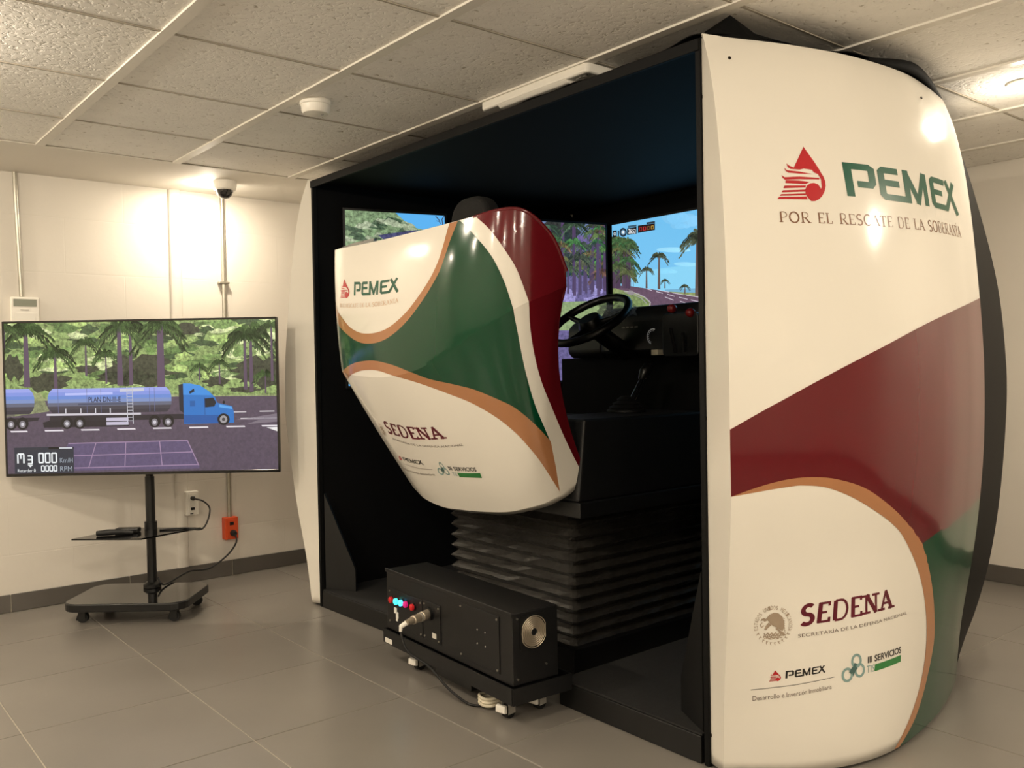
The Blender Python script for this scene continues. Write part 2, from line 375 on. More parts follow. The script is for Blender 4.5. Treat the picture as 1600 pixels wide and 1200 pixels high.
def drop_polys():
    """flame-red droplet with a striped bird head cut out of it"""
    L=[[(328,130),(362,178),(400,228),(440,285),(452,306),(430,316),(402,306),(385,288),(330,282),(262,278)],
       [(452,306),(470,330),(484,362),(488,395),(480,432),(462,466),(446,430),(458,404),(452,352),(430,316)],
       [(360,480),(343,455),(340,425),(352,398),(375,382),(402,378),(430,386),(448,408),(462,440),(462,466),(440,488),(412,502),(384,503)],
       [(212,250),(228,264),(262,278),(330,282),(300,290),(240,288),(222,276)],[(198,280),(216,298),(300,304),(390,318),(300,318),(226,314),(206,302)],
       [(180,332),(200,346),(300,338),(440,342),(440,352),(300,356),(204,364),(188,352)],[(208,366),(300,366),(370,372),(345,388),(206,386)],
       [(200,404),(345,398),(340,412),(193,422)],[(190,436),(340,426),(342,440),(182,450)],[(178,462),(342,452),(346,464),(170,474)],[(166,482),(350,472),(358,492),(154,496)]]
    return px_polys(L,154,488,130,503)
def ring(cx,cy,rx,ry,th,n=28): return stroke(arc(cx,cy,rx,ry,0,360-360/n,n-1),th,True)
def trefoil():
    a=[];b=[]
    for cx,cy in ((.66,.75),(.24,.25),(.8,.36)): a+=ring(cx,cy,.2,.24,.1,20)
    b+=[[(.42,.45),(.6,.62),(.7,.44),(.56,.3),(.5,.14)]]+stroke([(.52,.5),(.36,.3)],.14)+stroke([(.55,.5),(.62,.66)],.14)
    return a,b
def seal_polys():
    out=[]
    for i,ch in enumerate('ESTADOS UNIDOS MEXICANOS'):
        if ch==' ': continue
        a=math.radians(188-(188+8)*i/23); g=bfont(ch) 
        for P in g:
            q=[]
            for x,y in P:
                lx,ly=(x-.5)*.052,(y-.5)*.10; r=.45
                q.append((.5+math.cos(a)*(r+ly)+math.sin(a)*lx,.5+math.sin(a)*(r+ly)-math.cos(a)*lx))
            out.append(q)
    for k in range(11):
        a=math.radians(200+140*k/10); c,s=math.cos(a),math.sin(a)
        for sg in (-1,1):
            out.append([(.5+c*.4-s*.0,.5+s*.4+c*.0),(.5+c*(.44+sg*.03)-s*.03,.5+s*(.44+sg*.03)+c*.03),(.5+c*(.44+sg*.045)-s*.065,.5+s*(.44+sg*.045)+c*.065),(.5+c*.445-s*.035,.5+s*.445+c*.035)])
    # bird with a spread wing, head turned left, perched on a prickly plant over water
    bird=[[(.34,.66),(.42,.74),(.52,.78),(.62,.76),(.70,.68),(.74,.58),(.74,.46),(.70,.38),(.64,.42),(.58,.46),(.50,.50),(.44,.54),(.40,.60)],
          [(.34,.66),(.30,.68),(.24,.66),(.22,.62),(.28,.63),(.31,.60),(.37,.62)],[(.58,.46),(.70,.36),(.78,.30),(.72,.28),(.64,.36),(.54,.44)],
          [(.40,.58),(.34,.52),(.30,.44),(.34,.42),(.40,.48),(.46,.52)]]
    out+=[[(.5+(x-.5)*1.18,.52+(y-.52)*1.18) for x,y in P] for P in bird]
    for k in range(7): out+=stroke([(.66+.02*k,.74-.05*k),(.8,.66-.06*k)],.012)
    for k in range(9): out+=stroke(arc(.3+.05*k,.24+.02*(k%2),.05,.05,0,300,8),.014)
    for k in range(5): out+=stroke([(.26+.1*k,.34),(.28+.1*k,.28),(.33+.1*k,.30),(.36+.1*k,.34)],.022)
    for y,h in ((.24,.26),(.2,.2),(.17,.14)): out+=stroke([(.5-h,y+.015),(.5-h/2,y),(.5,y+.015),(.5+h/2,y),(.5+h,y+.015)],.016)
    out+=stroke([(.22,.60),(.16,.54),(.20,.48),(.26,.52)],.02)
    return out
# layout of the print on the near side panel (s along, z up) and on the cabin shell (u across, v down)
PAN_Q= {'drop': [(0.1425, 1.8954), (0.2721, 1.9016), (0.2567, 1.7323), (0.1309, 1.7282)], 'pemex': [(0.3151, 1.8631), (0.8471, 1.871), (0.8528, 1.7616), (0.3223, 1.7562)], 'tag': [(0.1326, 1.6932), (0.8523, 1.7194), (0.8574, 1.6811), (0.1335, 1.662)], 'seal': [(0.0587, 0.5268), (0.1471, 0.5218), (0.14, 0.3996), (0.0577, 0.4024)], 'sedena': [(0.1606, 0.5147), (0.4453, 0.5179), (0.4555, 0.4577), (0.159, 0.4565)], 'secre': [(0.1546, 0.4325), (0.5036, 0.4346), (0.5042, 0.4218), (0.1542, 0.4193)], 'drop2': [(0.0858, 0.3272), (0.1102, 0.326), (0.1084, 0.2936), (0.0845, 0.2926)], 'pemex2': [(0.1198, 0.3223), (0.2125, 0.3269), (0.2092, 0.3052), (0.1174, 0.2998)], 'line': [(0.0494, 0.2708), (0.2313, 0.288), (0.2311, 0.2865), (0.0494, 0.2692)], 'desa': [(0.0522, 0.2506), (0.2211, 0.2665), (0.2203, 0.2534), (0.0519, 0.2355)], 'tref': [(0.2583, 0.3438), (0.3246, 0.3396), (0.3162, 0.2642), (0.2486, 0.2683)], 'serv': [(0.3369, 0.3268), (0.4704, 0.3257), (0.4683, 0.3047), (0.3341, 0.3067)], 'bar': [(0.3583, 0.2977), (0.4676, 0.2986), (0.4634, 0.2778), (0.3531, 0.277)], 'tis': [(0.3297, 0.2998), (0.3575, 0.2987), (0.3526, 0.2771), (0.3257, 0.2777)]}
PAN_L= {'red_top': [(-0.0026, 1.0579), (0.1152, 1.131), (0.2348, 1.2033), (0.3829, 1.2793), (0.5765, 1.3627), (0.7546, 1.4173), (1.0201, 1.4734)], 'red_low': [(-0.0025, 0.8638), (0.0542, 0.8825), (0.1038, 0.8964), (0.1483, 0.9037), (0.2004, 0.9035), (0.2621, 0.8913), (0.3417, 0.8573), (0.4197, 0.7987), (0.4872, 0.7386), (0.5756, 0.6421), (0.624, 0.5195), (0.6553, 0.3893), (0.6595, 0.2788), (0.6066, 0.1673), (0.5295, 0.0766), (0.4327, 0.0036)], 'gold_low': [(0.0542, 0.8702), (0.1038, 0.8766), (0.1433, 0.8805), (0.1743, 0.8808), (0.2335, 0.8687), (0.3053, 0.8322), (0.3778, 0.7811), (0.4437, 0.7294), (0.4924, 0.6774), (0.5499, 0.5774), (0.5868, 0.4785), (0.6073, 0.3667), (0.6021, 0.2613), (0.5631, 0.1687), (0.4908, 0.0845), (0.407, -0.0002)], 'redgreen': [(0.5756, 0.6421), (0.6687, 0.671), (0.6947, 0.6685), (0.8536, 0.701), (1.0166, 0.7261)]}
SH_Q= {'drop': [(-0.439, 0.2436), (-0.2988, 0.2503), (-0.3023, 0.3979), (-0.4489, 0.3979)], 'pemex': [(-0.2512, 0.2779), (0.0778, 0.3061), (0.072, 0.4063), (-0.257, 0.3807)], 'tag': [(-0.4703, 0.4367), (0.0707, 0.4522), (0.0696, 0.4834), (-0.4752, 0.4653)], 'seal': [(-0.3981, 1.3814), (-0.3085, 1.3803), (-0.3461, 1.4977), (-0.4412, 1.4917)], 'sedena': [(-0.282, 1.3468), (0.1211, 1.3808), (0.1378, 1.4683), (-0.3, 1.4367)], 'secre': [(-0.2822, 1.4704), (0.2365, 1.5204), (0.2346, 1.5391), (-0.2813, 1.4897)], 'drop2': [(-0.3547, 1.6332), (-0.3034, 1.6266), (-0.3256, 1.6706), (-0.3837, 1.6792)], 'pemex2': [(-0.2943, 1.6328), (-0.1036, 1.6211), (-0.1021, 1.6544), (-0.2979, 1.6647)], 'line': [(-0.3283, 1.6978), (-0.0511, 1.6854), (-0.0518, 1.6888), (-0.3296, 1.7012)], 'desa': [(-0.4531, 1.754), (-0.0516, 1.7172), (-0.0552, 1.7343), (-0.4651, 1.7751)], 'tref': [(0.0017, 1.624), (0.0471, 1.635), (0.064, 1.7378), (-0.0194, 1.7183)], 'serv': [(0.07, 1.6597), (0.2564, 1.6886), (0.2539, 1.7175), (0.0714, 1.6892)], 'bar': [(0.1137, 1.7094), (0.2725, 1.73), (0.2709, 1.7628), (0.1167, 1.7413)], 'tis': [(0.0799, 1.7028), (0.1093, 1.7081), (0.1068, 1.7356), (0.0793, 1.7313)]}
SH_L= {'gold1_in': [(-0.6569, 0.3849), (-0.5856, 0.4692), (-0.4169, 0.5579), (-0.3114, 0.6266), (-0.2241, 0.6636), (-0.1572, 0.673), (-0.0866, 0.6702), (-0.0148, 0.6524), (0.0533, 0.6156), (0.1261, 0.5572), (0.2019, 0.4769), (0.2686, 0.388), (0.3186, 0.2874), (0.3509, 0.1798), (0.3771, 0.0562)], 'gold1_out': [(-0.6569, 0.4937), (-0.5733, 0.5939), (-0.3908, 0.6681), (-0.2819, 0.7198), (-0.2108, 0.743), (-0.1446, 0.748), (-0.0849, 0.7429), (-0.0124, 0.7199), (0.0644, 0.6747), (0.1471, 0.6032), (0.2326, 0.5108), (0.3008, 0.4133), (0.3439, 0.3287), (0.4034, 0.1426), (0.4466, 0.0252)], 'gold2_out': [(-0.583, 0.9869), (-0.3949, 0.9258), (-0.2857, 0.8925), (-0.1973, 0.8764), (-0.1217, 0.8765), (-0.0509, 0.8967), (0.0202, 0.9349), (0.1056, 1.0088), (0.1892, 1.087), (0.3238, 1.1873), (0.4547, 1.2749), (0.5787, 1.367), (0.6912, 1.456), (0.7725, 1.5565), (0.8301, 1.6474), (0.8654, 1.7215)], 'gold2_in': [(-0.5112, 1.0416), (-0.3361, 0.9811), (-0.247, 0.9539), (-0.1653, 0.9453), (-0.1049, 0.9531), (-0.0498, 0.9758), (0.041, 1.0267), (0.1186, 1.0835), (0.1965, 1.1524), (0.2921, 1.2411), (0.4004, 1.3324), (0.5329, 1.4489), (0.6406, 1.5644), (0.7113, 1.6684), (0.7636, 1.7794), (0.7986, 1.8959), (0.8206, 1.9823)], 'white_l': [(0.528, 0.0802), (0.5904, 0.1929), (0.6516, 0.3318), (0.7, 0.4838), (0.7396, 0.6827), (0.7594, 0.8405), (0.7775, 1.0227), (0.7916, 1.1238), (0.8313, 1.5285), (0.8537, 1.6357), (0.8654, 1.7215), (0.8816, 1.8841)], 'white_r': [(0.5851, 0.0091), (0.6503, 0.1236), (0.7087, 0.2604), (0.7604, 0.4309), (0.7998, 0.5944), (0.8247, 0.7696), (0.8481, 1.0038), (0.8515, 1.0356), (0.8589, 1.1583), (0.8857, 1.3841), (0.9237, 1.5895), (0.9526, 1.7953), (0.9808, 1.9891)]}
# ------------------------------------------------------------------ the room
RX0,RX1,RY0,RY1,H=-3.2,5.22,-3.5,5.295,2.32
floor=struct(MB().box(RX0-.1,RX1+.1,RY0-.1,RY1+.1,-.12,-.003).build('floor','grout'))
ceil=struct(MB().box(RX0-.1,RX1+.1,RY0-.1,RY1+.1,H+.035,H+.12).build('ceiling','plaster'))
def block_wall_mat():
    m=M['wall']; t=m.node_tree; b=t.nodes['Principled BSDF']
    tc=nd(t,'ShaderNodeTexCoord'); mp=nd(t,'ShaderNodeMapping'); mp.inputs['Rotation'].default_value=(math.radians(90),0,0)
    t.links.new(tc.outputs['Object'],mp.inputs[0])
    br=nd(t,'ShaderNodeTexBrick'); br.inputs['Scale'].default_value=1; br.inputs['Brick Width'].default_value=.62; br.inputs['Row Height'].default_value=.3
    br.inputs['Mortar Size'].default_value=.004; br.inputs['Mortar Smooth'].default_value=.6
    t.links.new(mp.outputs[0],br.inputs['Vector'])
    bp=nd(t,'ShaderNodeBump',invert=True); bp.inputs['Strength'].default_value=.22; bp.inputs['Distance'].default_value=.003
    t.links.new(br.outputs['Fac'],bp.inputs['Height'])
    old=b.inputs['Normal'].links[0].from_socket; t.links.new(old,bp.inputs['Normal']); t.links.new(bp.outputs['Normal'],b.inputs['Normal'])
block_wall_mat()
struct(MB().box(RX0-.1,RX1+.1,RY1,RY1+.1,-.1,H+.12).build('wall_back','wall'))
struct(MB().box(RX1,RX1+.1,RY0-.1,RY1,-.1,H+.12).build('wall_right','wall_plain'))
struct(MB().box(RX0-.1,RX0,RY0-.1,RY1,-.1,H+.12).build('wall_left','wall_plain'))
struct(MB().box(RX0,RX1,RY0-.1,RY0,-.1,H+.12).build('wall_front','wall_plain'))
struct(MB().prism([(1.8,RY1),(1.803,RY1-.014),(1.81,RY1-.02),(1.86,RY1-.02),(1.868,RY1-.012),(1.87,RY1)],.096,H).build('trim_1','wall',smooth=50))
def lines(a,p,lo,hi):
    k0=math.ceil((lo-a)/p); out=[lo]; k=k0
    while a+k*p<hi-.03:
        if a+k*p>lo+.03: out.append(a+k*p)
        k+=1
    return out+[hi]
_cache={}
def slab(name,dx,dy,th,mt,bev,parent,loc):
    key=(name,round(dx,3),round(dy,3))
    if key not in _cache:
        me=MB().box(-dx/2,dx/2,-dy/2,dy/2,0,th).mesh(name,mt)
        if bev:
            bm=bmesh.new(); bm.from_mesh(me); es=[e for e in bm.edges if all(v.co.z>th/2 for v in e.verts)] if bev>0 else [e for e in bm.edges if all(v.co.z<th/2 for v in e.verts)]
            bmesh.ops.bevel(bm,geom=es,offset=abs(bev),segments=1,affect='EDGES'); bm.to_mesh(me); bm.free()
        _cache[key]=me
    return link(name,_cache[key],parent,loc)
fx=lines(.633,.587,RX0,RX1); fy=lines(2.866,.602,RY0,RY1)
for i in range(len(fx)-1):
    for j in range(len(fy)-1):
        slab('floor_tile',fx[i+1]-fx[i]-.004,fy[j+1]-fy[j]-.004,.008,'tile',.0012,floor,((fx[i]+fx[i+1])/2,(fy[j]+fy[j+1])/2,-.008+R.uniform(0,.0004)))
cx=lines(.985,.632,RX0,RX1); cy=[y for y in [4.61,4.08,3.47,2.868,2.245]+[1.63-.615*k for k in range(9)] if y>RY0+.03]; cy=[RY0]+cy[::-1]
for i in range(len(cx)-1):
    for j in range(len(cy)-1):
        slab('ceiling_tile',cx[i+1]-cx[i]-.010,cy[j+1]-cy[j]-.007,.015,'ctile',-.004,ceil,((cx[i]+cx[i+1])/2,(cy[j]+cy[j+1])/2,H+.006))
for x in cx[1:-1]: MB().box(x-.02,x+.02,RY0,4.61,H-.001,H+.02).build('grid_bar','tee',ceil)
for y in cy[1:]: MB().box(RX0,RX1,y-.0045,y+.0045,H+.003,H+.018).build('cross_bar','reveal',ceil)
MB().box(RX0,RX1,4.61,RY1,H,H+.03).build('plaster_strip','plaster',ceil)
bb=struct(MB().box(RX0,RX1,RY1-.006,RY1,0,.092).build('baseboard_back','grout'))
bx=lines(.93,.602,RX0,RX1)
for a,b in zip(bx,bx[1:]): MB().box(a+.002,b-.002,RY1-.012,RY1-.002,.002,.095).build('baseboard_tile','base_tile',bb,bevel=.0015,seg=1)
br_=struct(MB().box(RX1-.006,RX1,RY0,RY1,0,.092).build('baseboard_right','grout'))
by=lines(1.2,.602,RY0,RY1)
for a,b in zip(by,by[1:]): MB().box(RX1-.012,RX1-.002,a+.002,b-.002,.002,.095).build('baseboard_tile','base_tile',br_,bevel=.0015,seg=1)
struct(MB().box(RX0,RX0+.012,RY0,RY1,0,.095).build('baseboard_left','base_tile')); struct(MB().box(RX0,RX1,RY0,RY0+.012,0,.095).build('baseboard_front','base_tile'))
# ------------------------------------------------------------------ ceiling lamps
LNAMES={0:'round recessed ceiling spotlight beside the dome camera near the back wall',3:'round recessed ceiling spotlight at the right, beyond the white side panel'}
for i,(x,y) in enumerate(LAMPS):
    t=thing('downlight',(x,y,H),LNAMES.get(i,'round recessed ceiling spotlight outside the picture'),'ceiling light','recessed ceiling spotlights')
    MB().lathe([(.048,H+.004),(.048,H-.004),(.058,H-.007),(.066,H-.002),(.066,H+.004)],(x,y,0),n=28).build('trim_ring','plastic_white',t,smooth=40)
    MB().lathe([(.0475,H+.003),(.0475,H-.003),(.03,H-.0035)],(x,y,0),n=24).build('lens','lamp',t,smooth=40)
    ld=bpy.data.lights.new('lamp_light','AREA'); ld.shape='DISK'; ld.size=.09; ld.energy=LAMP_POWER*LAMP_DIM.get(i,(1,1))[0]; ld.color=LAMP_COL
    lo=bpy.data.objects.new('lamp_light',ld); COL.objects.link(lo); lo.parent=t; lo.location=(0,0,-.012)
    ld=bpy.data.lights.new('ceiling_fill','POINT'); ld.shadow_soft_size=.03; ld.energy=FILL_POWER*LAMP_DIM.get(i,(1,1))[1]; ld.color=LAMP_COL  # added point light under the lens to brighten the ceiling, no fixture part
    lo=bpy.data.objects.new('ceiling_fill',ld); COL.objects.link(lo); lo.parent=t; lo.location=(0,0,-.06)
# ------------------------------------------------------------------ simulator booth
BY0,BY1=BOOTH_YC-BOOTH_HW,BOOTH_YC+BOOTH_HW
booth=thing('simulator_booth',(2.9,BOOTH_YC,0),'walk-in driving simulator booth, black inside, with bulging white side panels','simulator')
def mirror(f): return lambda a,b:(lambda q:(q[0],2*BOOTH_YC-q[1],q[2]))(f(a,b))
NS,NZ=56,64
zs=[PZ0+(PZ1-PZ0)*k/NZ for k in range(NZ+1)]
def side_panel(far):
    f=mirror(panel) if far else panel
    yin=BY1 if far else BY0
    rows=[]
    for z in zs:
        c=f(0,z); row=[(2.2+.03,yin,z),(2.2,yin,z)]+[(lerp(2.2,c[0],k/4),lerp(yin,c[1],k/4),z) for k in range(1,4)]
        row+=[f(k/NS,z) for k in range(NS+1)]
        e=row[-1]; row.append((e[0]+.004,e[1]+(-.03 if far else .03),z)); rows.append(row)
    # softly turned top edge
    for dz,ins in ((.006,.004),(.008,.03)):
        rows.append([(q[0]+(.004 if k<4 else 0),q[1]+(-ins if far else ins)*(0 if k<2 else .15 if k<8 else 1),PZ1+dz) for k,q in enumerate(rows[NZ])])
    n=len(rows[0]); vs=[q for r in rows for q in r]
    fs=[(i*n+k,i*n+k+1,(i+1)*n+k+1,(i+1)*n+k) for i in range(len(rows)-1) for k in range(n-1)]
    o=MB().add(vs,fs).build('side_panel','white',booth,smooth=32)
    s=o.modifiers.new('thickness','SOLIDIFY'); s.thickness=.006; s.offset=-1
    me=o.data; want=1 if far else -1
    p=min(me.polygons,key=lambda p:(p.center+ORG[o.name]-Vector(f(.5,1.0))).length)
    if p.normal.y*want<0: me.flip_normals()
    return o
GA=[k/NS for k in range(1,NS)]; GB=zs[1:-1]
def panel_graphics(o,f,flip,full):
    D=lambda n,P,m,off=.0008:decal(n,f,P,m,o,off,GA,GB,flip)
    L=PAN_L; cl=lambda P:[(min(1,max(0,a)),max(PZ0+.001,b)) for a,b in P]
    # smooth curves through the control points
    sm=lambda P:smooth_line(cl(P))
    top=sm(L['red_top']); low=sm(L['red_low'][:10]); rg=sm(L['redgreen'])
    D('red_band',[top+rg[::-1]+low[::-1]],'red')
    out=sm(L['red_low']); inn=sm([(0,.8638)]+L['gold_low'])
    D('gold_stripe',[out+inn[::-1]],'gold')
    lo2=sm(L['red_low'][9:])
    D('green_field',[rg+[(1,.4),(1,.2),(1,PZ0+.001)]+lo2[::-1][:-1]],'green')
    if not full: return
    Q=PAN_Q; q=quad_map
    D('droplet_emblem',q(Q['drop'],drop_polys()),'logo_red'); D('wordmark',q(Q['pemex'],pemex_text()),'logo_green')
    for wd in slogan_words(.12): D('slogan_word',q(Q['tag'],wd),'brown_ink')
    D('round_seal',q(Q['seal'],seal_polys()),'seal_ink')
    D('institution_name',q(Q['sedena'],italic(serif_text('SEDENA',.2,.1,.6),.04)),'maroon_ink'); D('institution_line',q(Q['secre'],bfont('SECRETARÍA DE LA DEFENSA NACIONAL')),'grey_ink')
    D('small_emblem',q(Q['drop2'],drop_polys()),'logo_red'); D('small_wordmark',q(Q['pemex2'],pemex_text()),'dark_ink')
    D('rule',q(Q['line'],[[(0,0),(1,0),(1,1),(0,1)]]),'dark_ink'); D('department_line',q(Q['desa'],bfont('Desarrollo e Inversión Inmobiliaria')),'grey_ink')
    a,b=trefoil(); D('trefoil_ring',q(Q['tref'],a),'teal_ink'); D('trefoil_core',q(Q['tref'],b),'teal_dark',.0011)
    D('service_name',q(Q['serv'],bfont('III SERVICIOS',.02)),'dark_ink'); D('service_bar',q(Q['bar'],[[(0,0),(1,0),(1,1),(0,1)]]),'bar_green')
    D('service_initials',q(Q['tis'],bfont('TIS')),'teal_ink')
def italic(P,k): return [[(a*(1-k)+b*k,b) for a,b in p] for p in P]
def smooth_line(P,sub=5):
    out=[]; n=len(P)
    for i in range(n-1):
        p0=P[max(0,i-1)];p1=P[i];p2=P[i+1];p3=P[min(n-1,i+2)]
        for k in range(sub):
            t=k/sub; out.append(tuple(.5*((2*p1[c])+(-p0[c]+p2[c])*t+(2*p0[c]-5*p1[c]+4*p2[c]-p3[c])*t*t+(-p0[c]+3*p1[c]-3*p2[c]+p3[c])*t**3) for c in (0,1)))
    return out+[P[-1]]
near_panel=side_panel(False); far_panel=side_panel(True)
near_panel['label']='near white side panel with maroon, gold and green graphics'; far_panel['label']='far white side panel'
n0=surf_normal(panel,.5,1.0); FLIP=1 if n0.y<0 else -1
panel_graphics(near_panel,panel,FLIP,True); panel_graphics(far_panel,mirror(panel),-FLIP,False)
# fixings of the panels
def screw(p,ax,par,r=.006,mt='screw_dark'):
    d=Vector(ax).normalized(); MB().tube([Vector(p)-d*.002,Vector(p)+d*.003],r,8).build('screw',mt,par)
for z in (2.06,1.08,.1):
    screw((2.2,BY0-.003,z),(-1,0,0),near_panel); 
for z in (2.1,1.13,.14): screw((2.197,BY1+.02,z),(-1,0,0),far_panel)
for s_,z_ in ((.055,2.165),(.72,2.16)):
    q=panel(s_,z_); screw(q,surf_normal(panel,s_,z_)*FLIP,near_panel,.005)
# black carcass
XB=3.98
MB().box(2.2,3.78,BY0,BY0+.012,.0,2.23).build('inner_wall','black_in',booth); MB().box(2.2,3.78,BY1-.012,BY1,.0,2.23).build('inner_wall','black_in',booth)
MB().prism([(3.77,BY0+.012),(3.99,BY0+.09),(3.99,BY1-.09),(3.77,BY1-.012),(3.78,BY1-.006),(4.0,BY1-.085),(4.0,BY0+.085),(3.78,BY0+.006)],.0,2.23).build('rear_wall','black_in',booth)
MB().box(2.19,2.215,BY0-.002,BY0+.018,.0,2.235).build('edge_trim','black_trim',booth,bevel=.003); MB().box(2.19,2.215,BY1-.018,BY1+.002,.0,2.235).build('edge_trim','black_trim',booth,bevel=.003)
RIB=[(.0,1.675),(.1,1.64),(.216,1.60),(.41,1.549),(.677,1.506),(1.04,1.477),(1.246,1.478),(1.556,1.51),(1.93,1.597),(2.19,1.677),(2.235,1.70)]
for far in (0,1):
    Y=(lambda y:2*BOOTH_YC-y) if far else (lambda y:y)
    zz=[2.235*k/48 for k in range(49)]; m=MB()
    rows=[]
    for z in zz:
        e=panel(1,max(PZ0,z)); yo=interp(RIB,z)
        rows.append([(3.44,Y(e[1]+.05),z),(3.455,Y(e[1]+.012),z),(3.62,Y(lerp(e[1]+.012,yo,.5)-.004),z),(3.79,Y(yo),z),(3.80,Y(yo+.03),z)])
    m.add([q for r in rows for q in r],[(i*5+k,i*5+k+1,i*5+k+6,i*5+k+5) for i in range(48) for k in range(4)])
    o=m.build('rear_rib','black_trim',booth,smooth=30); s=o.modifiers.new('thickness','SOLIDIFY'); s.thickness=.006; s.offset=0
# white nose shell behind the screens
zz=[.02+2.2*k/30 for k in range(31)]; rows=[]
for z in zz:
    yo=interp(RIB,z); hw=BOOTH_YC-yo; row=[]
    for k in range(33):
        a=k/16-1; sx=3.8+.27*(1-abs(a)**12)+.2*(1-a*a)*(1-.25*((z-1.1)/1.1)**2); row.append((sx,BOOTH_YC+(hw-.014)*a,z))
    rows.append(row)
o=MB().add([q for r in rows for q in r],[(i*33+k,i*33+k+1,i*33+k+34,i*33+k+33) for i in range(30) for k in range(32)]).build('nose_shell','white',booth,smooth=40)
s=o.modifiers.new('thickness','SOLIDIFY'); s.thickness=.01; s.offset=0
# roof following the bulging plan
pl=[(2.2,BY0-.012)]+[(q[0],q[1]+.02) for q in (panel(k/20,2.235) for k in range(1,21))]+[(3.8,1.715)]
pl=pl+[(4.08,1.80),(4.22,2.3)]; pl=pl+[(x,2*BOOTH_YC-y) for x,y in pl[::-1]]
MB().prism(pl,2.228,2.241).build('roof','black_in',booth)
MB().box(2.184,2.2,BY0-.0,BY1+.0,2.20,2.237).build('roof_edge','black_trim',booth,bevel=.003)
# loose black cloth bunched over the roof
cl=[]; nx,ny=26,40
def cloth_z(x,y):
    z=2.244
    z+=.03*max(0,1-abs(x-2.34)/.16)*max(0,1-abs(y-1.73)/.2)
    z+=.045*math.exp(-((x-3.05)/.3)**2-((y-1.62)/.14)**2)+.012*math.exp(-((x-2.215)/.03)**2-((y-1.76)/.05)**2)
    z+=.006*math.sin(23*x+9*y)*math.sin(17*y)
    return max(2.2425,min(2.31,z))
for i in range(nx+1):
    for j in range(ny+1):
        x=2.2+1.24*i/nx; e=panel(min(1,max(0,(x-2.18)/1.29)),2.235)[1]+.012; y=e+(BOOTH_YC-e)*(j/ny)**1.6; cl.append((x,y,cloth_z(x,y)))
o=MB().add(cl,[(i*(ny+1)+j,i*(ny+1)+j+1,(i+1)*(ny+1)+j+1,(i+1)*(ny+1)+j) for i in range(nx) for j in range(ny)]).build('roof_cloth','cloth',booth)
s=o.modifiers.new('thickness','SOLIDIFY'); s.thickness=.003
rim=[(panel(k/24,2.235)[0],panel(k/24,2.235)[1]+.014,2.244+.034*math.exp(-((k/24-.75)/.18)**2)) for k in range(12,25)]
MB().add([(2.295,1.683,2.3188),(2.205,1.74,2.243),(2.33,1.635,2.243),(2.54,1.585,2.243),(2.5,1.75,2.243),(2.36,1.9,2.243),(2.24,1.86,2.243),(2.25,1.70,2.272),(2.39,1.66,2.277)],[(0,7,2),(0,2,8),(7,1,2),(8,2,3),(0,8,4),(8,3,4),(0,4,5),(0,5,6),(0,6,7),(7,6,1),(1,6,5,4,3,2)]).build('cloth_peak','cloth',booth)
MB().tube(rim,[.008+.012*math.sin(math.pi*k/12) for k in range(13)],8).build('cloth_roll','cloth',booth,smooth=60)
# base platforms, braces
for far in (0,1):
    Y=(lambda y:2*BOOTH_YC-y) if far else (lambda y:y)
    P=[(2.19,1.75),(2.20,2.41),(3.9,2.41),(3.9,1.75)]
    m=MB().prism([(x,Y(y)) for x,y in P],.0,.088); m.build('base_platform','black',booth,bevel=.003)
    MB().prism([(x+.006*(1 if x<3 else -1),Y(y)) for x,y in P],.0885,.094).build('platform_mat','carpet',booth)
    a=Vector((2.215,Y(1.752))); b=Vector((2.302,Y(1.91))); d=(b-a).normalized(); nrm=Vector((-d.y,d.x))*.008
    pr=[(a,.095),(b,.095),(b,.21),(a,.60)]
    vs=[(p.x-nrm.x,p.y-nrm.y,z) for p,z in pr]+[(p.x+nrm.x,p.y+nrm.y,z) for p,z in pr]
    MB().add(vs,[(0,1,2,3),(7,6,5,4),(0,4,5,1),(1,5,6,2),(2,6,7,3),(3,7,4,0)]).build('corner_brace','black',booth)
